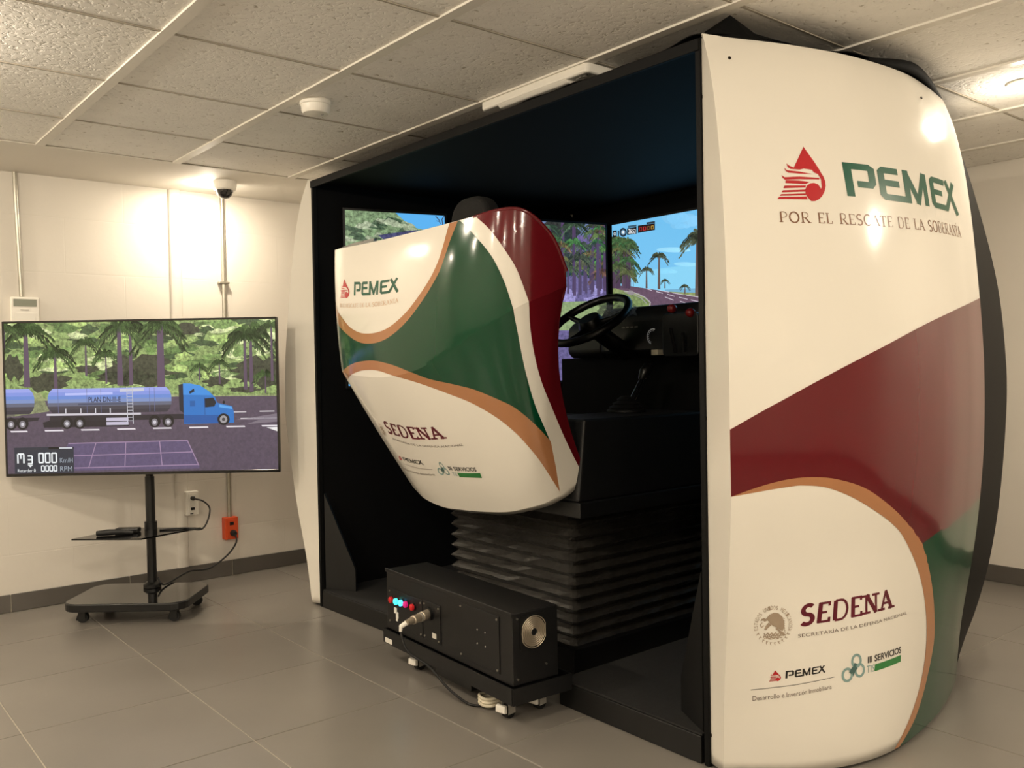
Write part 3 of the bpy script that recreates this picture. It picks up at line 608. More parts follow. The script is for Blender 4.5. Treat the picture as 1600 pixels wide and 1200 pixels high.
# ------------------------------------------------------------------ screens in the booth
class Pic:
    """flat colour shapes on a screen plane; layout coordinates go through H to metres right of / below the corner"""
    def __init__(s,H=None,clip=None): s.p=[]; s.H=H; s.clip=clip
    def poly(s,pts,col,layer=1,grain=0,raw=False):
        if s.H and not raw: pts=[s.map(*q) for q in pts]
        if s.clip: pts=clip_poly(pts,*s.clip)
        if len(pts)>=3: s.p.append((pts,lin(col),layer,grain))
    def map(s,x,y):
        h=s.H; d=h[6]*x+h[7]*y+1; return ((h[0]*x+h[1]*y+h[2])/d,(h[3]*x+h[4]*y+h[5])/d)
    def line(s,pts,w,col,layer=2): 
        for q in stroke(pts,w): s.poly(q,col,layer)
    def ell(s,cx,cy,rx,ry,col,layer=2,n=16,grain=0): s.poly(arc(cx,cy,rx,ry,0,360-360/n,n-1),col,layer,grain)
    def text(s,t,x0,x1,y0,y1,col,layer=6,bold=0,polys=None):
        for P in (polys or bfont(t,bold)): s.poly([(x0+a*(x1-x0),y1-b*(y1-y0)) for a,b in P],col,layer)
    def blob(s,cx,cy,rx,ry,col,layer=2,n=18,grain=0,jit=.35,g=random.Random(5)):
        s.poly([(cx+rx*(1+g.uniform(-jit,jit))*math.cos(2*math.pi*k/n),cy+ry*(1+g.uniform(-jit,jit))*math.sin(2*math.pi*k/n)) for k in range(n)],col,layer,grain)
    def palm(s,x,y0,y1,r,trunk,leaf,layer=3,n=11,tw=None,seed=0):
        g=random.Random(seed); tw=tw or r*.12
        s.poly([(x-tw,y1),(x-tw*.6,y0),(x+tw*.6,y0),(x+tw,y1)],trunk,layer)
        for k in range(n):
            a=math.radians(-200+220*k/(n-1)+g.uniform(-8,8)); L=r*g.uniform(.8,1.1); kf=g.uniform(.5,1.3); c=tuple(max(0,min(255,v*kf)) for v in leaf)
            pts=[(x,y0)]
            for t in (.3,.6,.85,1): pts.append((x+L*math.cos(a)*t,y0+L*math.sin(a)*t*.75+L*.75*t*t*(.55+.45*abs(math.cos(a)))))
            for i in range(len(pts)-1):
                (xa,ya),(xb,yb)=pts[i],pts[i+1]; s.poly([(xa-.012*r,ya),(xb-.008*r,yb),(xb+.008*r,yb+.01*r),(xa+.012*r,ya+.02*r)],c,layer)
                for j in range(3):
                    t=j/3+g.uniform(0,.15); px_,py_=xa+(xb-xa)*t,ya+(yb-ya)*t; q=1-.5*(i+t)/4
                    for sg in (-1,1):
                        ex_=px_+sg*r*.10*q*g.uniform(.3,1.1)+.10*r*math.cos(a)*q; ey_=py_+r*.26*q*g.uniform(.6,1.15)
                        k2=g.uniform(.75,1.25); s.poly([(px_-.035*r,py_),(px_+.035*r,py_),(ex_+.02*r,ey_),(ex_-.01*r,ey_)],tuple(min(255,v*k2) for v in c),layer)
    def build(s,name,parent,O,ex,ey,nrm):
        """O top-left corner, ex right, ey down, nrm towards the viewer"""
        O,ex,ey,nrm=map(Vector,(O,ex,ey,nrm)); vs=[];fs=[];cs=[];gs=[]; org=ORG[parent.name]
        for pts,c,l,g in s.p:
            k=len(vs); vs+=[tuple(O+ex*a+ey*b+nrm*(.0006+.00012*l)-org) for a,b in pts]; fs.append(tuple(range(k,k+len(pts)))); cs.append(c); gs.append(g)
        me=bpy.data.meshes.new(name); me.from_pydata(vs,[],fs)
        ca=me.color_attributes.new('Col','FLOAT_COLOR','CORNER'); ga=me.attributes.new('Grain','FLOAT','FACE')
        ca.data.foreach_set('color',[v for fc,c in zip(fs,cs) for _ in fc for v in (*c,1)]); ga.data.foreach_set('value',gs)
        me.materials.append(M['picture'])
        o=link(name,me,parent); o['label']='lit picture on the screen'
        return o
def clip_poly(P,x0,x1,y0,y1):
    for ax,v,sg in ((0,x0,1),(0,x1,-1),(1,y0,1),(1,y1,-1)):
        out=[]
        for i in range(len(P)):
            a,b=P[i-1],P[i]; ia=sg*(a[ax]-v)>=0; ib=sg*(b[ax]-v)>=0
            if ia!=ib:
                t=(v-a[ax])/(b[ax]-a[ax]); out.append((a[0]+(b[0]-a[0])*t,a[1]+(b[1]-a[1])*t))
            if ib: out.append(b)
        P=out
        if len(P)<3: return []
    return P
def screen_unit(name,O,ex,w,h,label,z=2.10,bez=.012,th=.04):
    """O: top-left corner of the lit area in plan, ex: unit direction to the right seen from inside"""
    O=Vector((O[0],O[1],z)); ex=Vector((*ex,0)).normalized(); nrm=Vector((ex.y,-ex.x,0))  # faces the viewer
    t=thing(name,(O.x+ex.x*w/2,O.y+ex.y*w/2,z-h),label,'screen','screens inside the simulator booth')
    T=lambda a,b,c:O+ex*a-Vector((0,0,1))*b+nrm*c
    MB(T).box(-bez,w+bez,-bez,h+bez,-th,-.004).build('housing','plastic_black',t,bevel=.003)
    m=MB(T); m.box(-bez,0,-bez,h+bez,-.004,.004); m.box(w,w+bez,-bez,h+bez,-.004,.004); m.box(0,w,-bez,0,-.004,.004); m.box(0,w,h,h+bez,-.004,.004)
    m.build('bezel','plastic_black',t,bevel=.001)
    MB(T).box(0,w,0,h,-.004,0).build('panel','gloss_black',t)
    return t,O,ex,nrm
DN=(0,0,-1)
HF4=[0.0009931648491261608,-1.5444533888789637e-05,-0.6767659441077375,0.00013199049066979764,0.0007178574358339153,-0.3971287495666362,0.0001401201138459936,-4.826063293031054e-06]
HL4=[0.0006441944616411399,-1.3874255847216883e-05,1.157024474243053,-3.6859508992391706e-05,0.0006333524186285406,-0.24618322766594433,-5.6691721690093574e-05,-1.4414128826490646e-06]
HL1=[0.0008312718618810972,-1.7903411434103354e-05,-0.45309457456803687,-4.756370085838625e-05,-0.0+0.0008172812335563522,-0.22879300810384817,-7.315529059735587e-05,-1.8600066316033295e-06]
W1,HS=1.6,.94
# front screen: coast road under a blue sky
t,O,ex,nr=screen_unit('display_screen',(3.965,3.796),(0,-1),W1,HS,th=.02,label='front simulator screen showing a coast road with palms under blue sky')
p=Pic(HF4,(0,W1,0,HS))
p.poly([(0,0),(W1,0),(W1,.3),(0,.3)],(112,190,236),0,raw=True); p.poly([(0,.3),(W1,.3),(W1,HS),(0,HS)],(132,206,240),0,raw=True)
for cx,cy,rx,ry,c in ((1300,350,110,70,(124,194,236)),(1450,380,70,60,(132,198,238)),(1290,652,150,22,(150,214,244)),(1400,785,100,18,(148,214,244)),(1200,850,90,24,(136,208,241)),(1330,430,60,30,(124,194,236))):
    for k in range(4): p.ell(cx+30*k-40,cy+8*(k%2),rx*(1-.16*k),ry*(1-.15*k),tuple(v+k*3 for v in c),1,18)
p.poly([(1180,1022),(1700,1000),(1700,1120),(1180,1075)],(110,170,205),1)
p.poly([(900,1000),(1200,1040),(1300,1045),(1700,1060),(1700,1400),(400,1400),(500,1000)],(136,150,96),2,.5)
p.poly([(700,985),(860,990),(1200,1040),(1700,1130),(1700,1400),(900,1400),(1050,1160),(1010,1110),(940,1060),(850,1040),(740,1020)],(96,72,92),3,.25)
p.poly([(640,1040),(870,1060),(1000,1110),(1040,1165),(900,1400),(500,1400)],(120,140,84),3,.6)
p.line([(800,1035),(900,1052),(990,1090),(1045,1140),(1030,1200)],10,(170,164,168),4); p.line([(810,1050),(890,1068),(960,1100),(1010,1150)],7,(150,150,150),4)
for a,b in (((1010,1015),(1060,1030)),((1100,1040),(1160,1056)),((1200,1064),(1270,1084)),((1310,1092),(1390,1112)),((1420,1118),(1500,1136)),((1130,1030),(1220,1046)),((1250,1052),(1350,1070)),((1380,1074),(1500,1092)),((1180,1090),(1260,1120)),((1320,1130),(1420,1160))): p.line([a,b],6,(206,196,210),4)
p.poly([(830,1060),(850,1028),(880,1030),(900,1060),(870,1075)],(140,132,136),4)
for x,y0,y1,r,sd in ((1010,830,1010,75,1),(1125,700,1020,100,2),(1180,935,1010,45,3),(1365,985,1062,55,4),(1480,560,1080,170,5),(1490,500,1000,150,6)): p.palm(x,y0,y1,r,(92,74,70),(70,76,58),5,13,None,sd)
for k in range(30): p.blob(690+R.uniform(-40,150),R.uniform(600,960),60,60,(56,60,54),4,20,.7)
for k in range(44):
    x=690+R.uniform(-40,165); y=R.uniform(540,900); p.palm(x,y,1010,R.uniform(70,120),(78,60,82),(80+R.uniform(-24,14),92,58),4+k%3,12,9,k+30)
for x in (786,800,860,885): p.line([(x,760),(x+3,1000)],6,(96,74,96),6)
# head-up panel
p.poly([(698,478),(734,474),(734,534),(698,540)],(16,20,30),7); p.ell(716,506,12,15,(200,220,230),8); p.ell(716,506,7,9,(20,24,34),9)
p.poly([(744,478),(756,476),(756,526),(744,528)],(20,30,40),7); p.ell(794,492,34,42,(22,40,58),7); p.ell(794,492,20,24,(120,160,190),8); p.ell(794,492,10,12,(240,246,250),9)
p.poly([(830,455),(918,442),(918,504),(830,518)],(12,14,22),7); p.poly([(930,430),(1088,408),(1088,470),(930,498)],(30,16,18),7)
p.text('26:53',842,910,458,504,(236,240,244),9,.02)
p.poly([(838,432),(918,420),(918,438),(838,452)],(60,90,110),7); p.poly([(1010,400),(1088,388),(1088,406),(1010,418)],(40,50,60),7)
for i,c in enumerate(((150,30,30),(200,40,40),(120,80,40),(190,150,60))): p.line([(946+36*i,448-5*i),(966+36*i,446-5*i),(966+36*i,474-5*i),(946+36*i,477-5*i),(946+36*i,448-5*i)],5,c,8)
p.build('screen_picture',t,O,ex,DN,nr)
# left angled screens
AX,AY=2.367,4.229; dx,dy=.9663568,-.25720523
S0=.645; W2=1.612-S0
t,O,ex,nr=screen_unit('display_screen',(AX+dx*S0,AY+dy*S0),(dx,dy),W2,HS,'left angled simulator screen filled with dark palm trees, beside the front screen')
h=list(HL4); h[0]-=S0*h[6]; h[1]-=S0*h[7]; h[2]-=S0
p=Pic(h,(0,W2,0,HS)); p.poly([(0,0),(W2,0),(W2,HS),(0,HS)],(104,92,140),0,.6,raw=True)
p.poly([(-900,0),(700,0),(700,520),(-900,520)],(110,130,170),1,.5)
for k in range(40): p.blob(R.uniform(-760,650),R.uniform(400,860),R.uniform(70,150),R.uniform(60,120),(48+R.uniform(-10,14),58,56),2,22,.7)
for k in range(12): p.blob(R.uniform(-700,640),R.uniform(980,1200),R.uniform(60,160),R.uniform(30,80),(150,140,196),2,14,.6)
for x in (230,335,560,-60,-260,-480): p.line([(x,300),(x+6,1080)],30,(88,68,104),3)
for k in range(90): p.palm(R.uniform(-760,650),R.uniform(400,900),R.uniform(1000,1080),R.uniform(80,150),(80,62,94),(84+R.uniform(-30,24),100+R.uniform(-26,16),62),3+k%4,11,10,k)
p.poly([(-900,1180),(700,1120),(700,1400),(-900,1400)],(140,160,110),6,.4)
p.build('screen_picture',t,O,ex,DN,nr)
W3=.567
t,O,ex,nr=screen_unit('display_screen',(AX+dx*.002,AY+dy*.002),(dx,dy),W3,HS,th=.018,label='far left simulator screen showing a green mountain slope and blue sky')
p=Pic(HL1,(0,W3,0,HS)); p.poly([(0,0),(W3,0),(W3,HS),(0,HS)],(92,176,238),0,raw=True)
p.poly([(400,300),(860,322),(930,385),(1000,425),(1060,440),(1300,470),(1300,1400),(400,1400)],(126,150,112),1,.95)
for k in range(46):
    x=R.uniform(540,1000); y=R.uniform(330,700)
    if y>325+max(0,(x-860))*.9: p.poly([(x-40,y+20),(x-10,y-8),(x+50,y+14),(x+70,y+34),(x+10,y+30)],(70,92,70) if k%2 else (168,180,150),2,.8)
p.poly([(760,470),(900,450),(1000,438),(1180,440),(1200,520),(800,500)],(74,74,112),3,.6)
p.line([(1150,400),(1140,372),(1120,352)],5,(60,50,56),4); p.line([(1165,405),(1160,370),(1175,350)],5,(60,50,56),4); p.line([(1140,385),(1125,380)],4,(60,50,56),4)
p.build('screen_picture',t,O,ex,DN,nr)
# ------------------------------------------------------------------ motion cabin
cab=thing('motion_cabin',(2.7,SH_YC,.1),'motion driver cab with glossy white, green and maroon back shell over black bellows','driver cab')
NU,NV=96,26
us=[-1+2*k/NU for k in range(NU+1)]; vs_=[k/NV for k in range(NV)]+[1+k/NV for k in range(NV+1)]
rows=[[shell(u,v) for u in us] for v in vs_]
lip=[tuple(Vector(shell(u,0))+Vector((.012,0,.004))) for u in us]
lo_=[tuple(Vector(shell(u,2))+Vector((.025,0,-.012))) for u in us]; rows=[lip]+rows+[lo_]
n=NU+1
sh=MB().add([q for r in rows for q in r],[(i*n+k,i*n+k+1,(i+1)*n+k+1,(i+1)*n+k) for i in range(len(rows)-1) for k in range(n-1)]).build('back_shell','white',cab,smooth=14)
if min(sh.data.polygons,key=lambda q:q.center.x).normal.x>0: sh.data.flip_normals()
s=sh.modifiers.new('thickness','SOLIDIFY'); s.thickness=.014; s.offset=-1
sh['label']='glossy white back shell with green, gold and maroon bands'
GU=us[1:-1]; GV=[v for v in vs_ if v>0]
FS=1 if surf_normal(shell,0,.5).x<0 else -1
D=lambda nm,P,m,off=.0008:decal(nm,shell,[[(min(.999,max(-.999,a)),min(1.998,max(.003,b))) for a,b in q] for q in P],m,sh,off,GU,GV,FS)
L=SH_L; sm=smooth_line
g1i=sm([(-1,-.02+.1),(-.85,.2),(-.72,.33)]+L['gold1_in'][1:]+[(.39,.003)]); g1o=sm([(-1,.2),(-.85,.33),(-.72,.45)]+L['gold1_out'][1:-1]+[(.4466,.0252),(.452,.003)])
g2o=sm([(-1,1.08),(-.8,1.035)]+L['gold2_out']); g2i=sm([(-1,1.16),(-.75,1.1)]+L['gold2_in']+[(.826,1.998)])
wl=sm([(.47,.003)]+L['white_l'][:8]+[(.8083,1.3),(.8301,1.5)]+[(.8537,1.6357),(.8654,1.7215)]); wr=sm([(.58,.003)]+L['white_r'][1:]+[(.984,1.998)])
D('gold_stripe',[g1i+g1o[::-1]],'gold'); D('gold_stripe',[g2o+[(.868,1.735),(.85,1.86),(.8206,1.9823)]+g2i[::-1][3:]],'gold')
D('green_band',[g1o+wl+g2o[::-1][1:]],'green'); D('maroon_side',[wr+[(.999,1.998),(.999,1.5),(.999,1.0),(.999,.5),(.999,.003)]],'red')
q=quad_map; Q=SH_Q
D('droplet_emblem',q(Q['drop'],drop_polys()),'logo_red'); D('wordmark',q(Q['pemex'],pemex_text()),'logo_green')
[D('slogan_word',q(Q['tag'],wd),'brown_pale') for wd in slogan_words(.13)]; D('round_seal',q(Q['seal'],seal_polys()),'seal_ink')
D('institution_name',q(Q['sedena'],serif_text('SEDENA',.2,.1,.6)),'maroon_ink'); D('institution_line',q(Q['secre'],bfont('SECRETARÍA DE LA DEFENSA NACIONAL')),'grey_ink')
D('small_emblem',q(Q['drop2'],drop_polys()),'logo_red'); D('small_wordmark',q(Q['pemex2'],pemex_text()),'dark_ink')
D('rule',q(Q['line'],[[(0,0),(1,0),(1,1),(0,1)]]),'grey_ink'); D('department_line',q(Q['desa'],bfont('Desarrollo e Inversión Inmobiliaria')),'grey_ink')
a,b=trefoil(); D('trefoil_ring',q(Q['tref'],a),'teal_ink'); D('trefoil_core',q(Q['tref'],b),'teal_dark',.0011)
D('service_name',q(Q['serv'],bfont('III SERVICIOS',.02)),'dark_ink'); D('service_bar',q(Q['bar'],[[(0,0),(1,0),(1,1),(0,1)]]),'bar_green'); D('service_initials',q(Q['tis'],bfont('TIS')),'teal_ink')
rim_=[Vector(shell(.56+.44*k/24,0))+Vector((.006,0,-.002)) for k in range(25)]; edge_=[Vector(shell(1,2*k/24))+Vector((.0,.006,0)) for k in range(25)]
MB().tube(rim_,.0075,8).build('maroon_edge','red',sh,smooth=60); MB().tube(edge_,.0075,8).build('maroon_edge','red',sh,smooth=60)
# bellows
b0x,b1x,b0y,b1y=2.44,3.3,2.575,3.43; rows=[]; npl=11; z0,z1=.12,.66
for k in range(npl*4+1):
    ph=k%4; dpt=(0,.012,.026,.012)[ph]; z=z0+(z1-z0)*k/(npl*4); row=[]
    rr=rrect(b0x+dpt,b1x-dpt,b0y+dpt,b1y-dpt,.03,3); m_=len(rr)
    for i in range(m_):
        a,b=rr[i],rr[(i+1)%m_]; nn=14 if math.dist(a,b)>.2 else 1
        for t_ in range(nn):
            x=a[0]+(b[0]-a[0])*t_/nn; y=a[1]+(b[1]-a[1])*t_/nn
            row.append((x+R.uniform(-.003,.003),y+R.uniform(-.003,.003),z+R.uniform(-.002,.002)))
    rows.append(row)
n=len(rows[0])
MB().add([q for r in rows for q in r],[(i*n+k,i*n+(k+1)%n,(i+1)*n+(k+1)%n,(i+1)*n+k) for i in range(len(rows)-1) for k in range(n)]).build('bellows','bellows',cab)
MB().box(2.4,3.35,2.54,3.46,.03,.122).build('motion_base','steel_black',cab,bevel=.004)
MB().box(2.36,3.5,2.45,3.55,.66,.72).build('cab_floor','black',cab,bevel=.004)
MB().prism([(2.36,.72),(3.12,.72),(3.12,1.04),(2.40,1.04)],2.46,2.76,ax=1).build('side_console','dash',cab,bevel=.012,seg=3)
MB().prism([(2.36,.72),(3.0,.72),(3.0,.98),(2.40,.98)],3.30,3.54,ax=1).build('side_console','dash',cab,bevel=.012,seg=3)
# driver seat
MB().prism(rrect(2.42,2.95,2.78,3.22,.08),.9,1.02).build('seat_cushion','seat',cab,bevel=.03,seg=3)
MB().box(2.45,2.9,2.85,3.15,.72,.9).build('seat_pedestal','steel_black',cab,bevel=.01)
MB().prism([(2.30,1.0),(2.42,1.0),(2.36,1.74),(2.27,1.74)],2.77,3.23,ax=1).build('seat_backrest','seat',cab,bevel=.035,seg=4,smooth=40)
hr=MB(); rows=[]
hp=rrect(2.87,3.13,1.70,1.965,.10,8)
hr.prism([(y,z) for y,z in hp],2.26,2.35,ax=0); hr.build('headrest','seat',cab,bevel=.025,seg=4,smooth=40)
# dashboard
prof=[(3.48,1.53),(3.32,1.535),(3.24,1.528),(3.215,1.50),(3.2,1.47),(3.205,1.31),(3.25,1.285),(3.48,1.285)]
MB().prism(prof,2.2,3.16,ax=1).build('dashboard','dash',cab,bevel=.012,seg=3,smooth=40)
dash=[o for o in cab.children if o.name.startswith('dashboard')][0]
MB().prism([(3.48,1.47),(3.26,1.47),(3.22,1.44),(3.215,1.31),(3.25,1.285),(3.48,1.285)],3.16,3.42,ax=1).build('dash_wing','dash',cab,bevel=.02,seg=3,smooth=40)
MB().prism(rrect(2.62,3.12,1.32,1.455,.02),3.192,3.203,ax=0).build('instrument_panel','plastic_black',dash)
for y,z,r in ((2.80,1.378,.036),):
    m=MB(); m.v=[];  
    for qd in stroke(arc(y,z,r,r,-70,110,22) ,.004): m.add([(3.1905,a,b) for a,b in qd],[(0,1,2,3)])
    m.build('gauge_scale','gauge',dash)
    m=MB(); 
    for k in range(9):
        a=math.radians(-60+160*k/8)
        for qd in stroke([(y+r*.72*math.cos(a),z+r*.72*math.sin(a)),(y+r*.92*math.cos(a),z+r*.92*math.sin(a))],.004): m.add([(3.1905,c,d) for c,d in qd],[(0,1,2,3)])
    m.build('gauge_ticks','gauge',dash)
for k in range(4): MB().box(3.1895,3.1915,2.895+.028*k,2.915+.028*k,1.425,1.432).build('indicator','plastic_grey',dash)
MB().box(3.16,3.2,2.745,2.785,1.29,1.315).build('card_label','beige',dash)
# lever tower with red handles
MB().prism(rrect(2.43,2.63,1.28,1.47,.02),3.06,3.18,ax=0).build('valve_box','plastic_black',cab,bevel=.004)
for y,z in ((2.572,1.492),(2.47,1.468)):
    k=MB().tube([(3.10,y,z-.045),(3.07,y,z-.01)],.006,8).build('valve_stem','chrome',cab)
    MB().lathe([(.004,-.02),(.016,-.016),(.021,0),(.016,.016),(.004,.02)],(3.06,y,z),axis='x',n=14).build('red_knob','knob_red',cab,smooth=60)
MB().tube([(3.05,2.55,1.30),(3.0,2.53,1.40)],.008,8).build('hand_lever','plastic_black',cab); MB().tube([(3.05,2.50,1.30),(3.02,2.48,1.38)],.008,8).build('hand_lever','plastic_black',cab)
# gear lever with pleated boot
MB().lathe([(.085,1.042),(.085,1.05),(.07,1.056),(.075,1.062),(.055,1.072),(.06,1.078),(.035,1.09),(.04,1.096),(.02,1.11)],(2.88,2.69,0),n=20).build('gear_boot','rubber',cab,smooth=30)
lev=MB().tube([(2.89,2.69,1.06),(2.985,2.685,1.19)],.009,10).build('gear_lever','chrome',cab,smooth=60)
MB().tube([(2.90,2.67,1.06),(2.99,2.667,1.185)],.004,8).build('lever_cable','chrome',lev)
MB().tube([(2.978,2.69,1.18),(2.99,2.68,1.21),(3.01,2.675,1.232),(3.03,2.672,1.235)],[.012,.024,.026,.014],12).build('lever_knob','plastic_black',lev,smooth=60)
# steering wheel
wc=Vector((2.99,3.02,1.463)); til=math.radians(34); wn=Vector((-math.sin(til),0,math.cos(til))); e1=Vector((0,1,0)); e2=wn.cross(e1).normalized()
wh=MB().tube([wc+.2*(math.cos(2*math.pi*k/48)*e1+math.sin(2*math.pi*k/48)*e2) for k in range(48)],[.0185+.0012*(k%2) for k in range(48)],12,closed=True).build('steering_wheel','plastic_black',cab,smooth=60)
for a in (15,165,270):
    a=math.radians(a); d=math.cos(a)*e1-math.sin(a)*e2
    MB().tube([wc-wn*.03+d*.03,wc-wn*.02+d*.12,wc+d*.197],[.02,.015,.011],8).build('spoke','plastic_black',wh,smooth=60)
MB().tube([wc-wn*.05,wc-wn*.02,wc+wn*.012],[.06,.065,.05],20).build('hub','plastic_black',wh,smooth=50)
MB().tube([wc-wn*.05,Vector((3.22,2.985,1.3))],.04,14).build('steering_column','plastic_black',cab,smooth=60)
# crumpled clear film still wrapped on the wheel
g=random.Random(3); fv=[]; nn=12
for i in range(nn+1):
    for j in range(nn+1):
        a=math.radians(200+100*i/nn); r=.06+.17*j/nn; c=wc-wn*.035+r*(math.cos(a)*e1-math.sin(a)*e2*-1 if False else math.cos(a)*e1+math.sin(a)*e2); fv.append(tuple(c+wn*g.uniform(-.025,.02)+e2*g.uniform(-.008,.008)))
MB().add(fv,[(i*(nn+1)+j,i*(nn+1)+j+1,(i+1)*(nn+1)+j+1,(i+1)*(nn+1)+j) for i in range(nn) for j in range(nn)]).build('plastic_wrap','poly',wh)
MB().box(3.02,3.2,2.86,3.1,.74,.76).build('pedal_plate','steel_black',cab)
for y in (2.9,2.98,3.06): MB().prism([(3.3,.8),(3.32,.8),(3.38,.98),(3.36,.98)],y-.03,y+.03,ax=1).build('pedal','steel_black',cab,bevel=.004)
MB().box(3.30,3.42,2.45,3.55,.72,1.285).build('fire_wall','black_in',cab)
# ------------------------------------------------------------------ equipment case on its dolly
O_=Vector((1.925,2.343,0)); E1=Vector((.062,.998,0)).normalized(); E2=Vector((.998,-.062,0)).normalized()
BX=lambda l,d,z:O_+E1*l+E2*d+Vector((0,0,z))
LN=.905; DP=.20; ZB,ZT=.148,.40
dolly=thing('equipment_dolly',BX(LN/2,.12,0),'low black steel dolly on white-braked casters under the control case','dolly')
MB(BX).box(-.01,LN+.012,-.012,DP+.05,.088,.094).build('tray','steel_black',dolly)
m=MB(BX); m.box(-.01,LN+.012,-.014,-.008,.088,.146); m.box(-.01,LN+.012,DP+.044,DP+.05,.088,.146); m.box(LN+.006,LN+.012,-.012,DP+.05,.088,.146); m.box(-.016,-.01,-.012,DP+.05,.088,.146)
m.build('tray_rim','steel_black',dolly,bevel=.002)
MB(BX).box(.84,.90,-.0155,-.014,.092,.112).build('sticker','sticker',dolly)
MB(BX).box(.34,.6,.05,.16,.022,.088).build('underslung_box','plastic_black',dolly,bevel=.003)
def caster(par,c,fwd,sc=1,white=True,r=.026):
    c=Vector((c[0],c[1],0)); fwd=Vector((*fwd,0)).normalized(); sd=Vector((-fwd.y,fwd.x,0)); up=Vector((0,0,1)); r*=sc
    wl=MB().tube([c+up*r-sd*.011*sc,c+up*r+sd*.011*sc],r,18).build('caster_wheel','rubber',par,smooth=50)
    MB().tube([c+up*r-sd*.0135*sc,c+up*r+sd*.0135*sc],r*.3,10).build('axle','screw',wl)
    T=lambda a,b,z:c+fwd*a+sd*b+up*z
    f=MB(T); top=.088 if white else .062
    f.box(-.018*sc,.018*sc,-.017*sc,-.0145*sc,r*.7,top-.004); f.box(-.018*sc,.018*sc,.0145*sc,.017*sc,r*.7,top-.004); f.box(-.02*sc,.02*sc,-.017*sc,.017*sc,top-.008,top-.004)
    f.build('caster_fork','plastic_grey' if white else 'plastic_black',par)
    MB(T).box(-.026*sc,.026*sc,-.026*sc,.026*sc,top-.004,top).build('caster_plate','galv' if white else 'plastic_black',par)
    if white: MB(T).prism([(-.046,.03),(-.03,.026),(-.03,.056),(-.044,.054)],-.022,.022,ax=1).build('brake_pedal','plastic_white',par,bevel=.003)
    else: MB(T).prism([(-.034,.012),(-.02,.010),(-.02,.03),(-.03,.03)],-.01,.01,ax=1).build('brake_pedal','plastic_black',par,bevel=.003)
for l,d in ((.74,.06),(.10,.05),(.74,.19),(.10,.19)): 
    q_=BX(l,d,0); caster(dolly,(q_.x,q_.y),(1,.15))
case=thing('control_case',BX(LN/2,DP/2,ZB),'long black metal control case with lit buttons, plugged cable and side fan','control box')
MB(BX).box(0,LN,0,DP,ZB,ZT).build('case_body','steel_black',case,bevel=.003)
MB(BX).box(-.004,LN+.004,-.006,0,ZT-.012,ZT+.004).build('top_lip','steel_black',case,bevel=.002)
for a,b,z0_,z1_ in ((.604,.885,.175,.325),(.468,.598,.178,.33),(.075,.332,.172,.375)):
    pn=MB(BX).box(a,b,-.0035,0,z0_,z1_).build('cover_plate','steel_black',case,bevel=.001,seg=1)
    for l in (a+.012,b-.012):
        for z in (z0_+.012,z1_-.012):
            MB().tube([BX(l,-.006,z),BX(l,-.003,z)],.0042,8).build('screw','screw',pn)
for l,z in ((.21,.30),(.16,.30),(.21,.25),(.16,.25)): MB().tube([BX(l,-.0055,z),BX(l,-.003,z)],.003,8).build('screw','plastic_grey',case)
for l,z,mt in ((.848,.28,'led_red'),(.805,.282,'led_cyan'),(.764,.284,'led_blue'),(.724,.286,'led_pink'),(.671,.286,'led_red')):
    bz=MB().tube([BX(l,-.008,z),BX(l,-.002,z)],.0165,16).build('button_bezel','plastic_black',case,smooth=50)
    MB().tube([BX(l,-.02,z),BX(l,-.017,z),BX(l,-.006,z)],[.009,.013,.013],14).build('push_button',mt,bz,smooth=50)
for l,z,w_,h_ in ((.823,.239,.022,.024),(.809,.222,.02,.026),(.811,.203,.014,.012),(.52,.205,.014,.02),(.505,.205,.014,.02)): MB(BX).box(l-w_/2,l+w_/2,-.005,-.0036,z-h_/2,z+h_/2).build('label_plate','sticker',case)
MB().tube([BX(.546,-.012,.285),BX(.546,0,.285)],.026,18).build('socket','plastic_black',case,smooth=50)
# side fan
fc=lambda a,b,z:O_+E2*a+Vector((0,0,b))-E1*z
fg=MB(fc).prism(rrect(.03,.146,.265,.385,.012),.0,.004).build('fan_frame','plastic_black',case)
m=MB(fc)
for k in range(7): 
    r=.013+.0066*k; m.tube([(.088+min(.05,max(-.05,r*math.cos(2*math.pi*i/28)*1.06)),.325+r*math.sin(2*math.pi*i/28)*1.06,.008) for i in range(28)],.0016,6,closed=True)
m.build('fan_grille','mesh_grey',fg); MB(fc).lathe([(.013,.004),(.013,.009),(.01,.010)],(.088,.325,0),n=16).build('fan_hub','plastic_black',fg)
MB(fc).lathe([(.052,.0041),(.052,.0045)],(.088,.325,0),n=24).build('fan_opening','mesh_grey',fg)
for a,b in ((.02,.38),(.02,.17),(.145,.2)): MB().tube([fc(a,b,0),fc(a,b,.004)],.004,8).build('screw','screw',case)
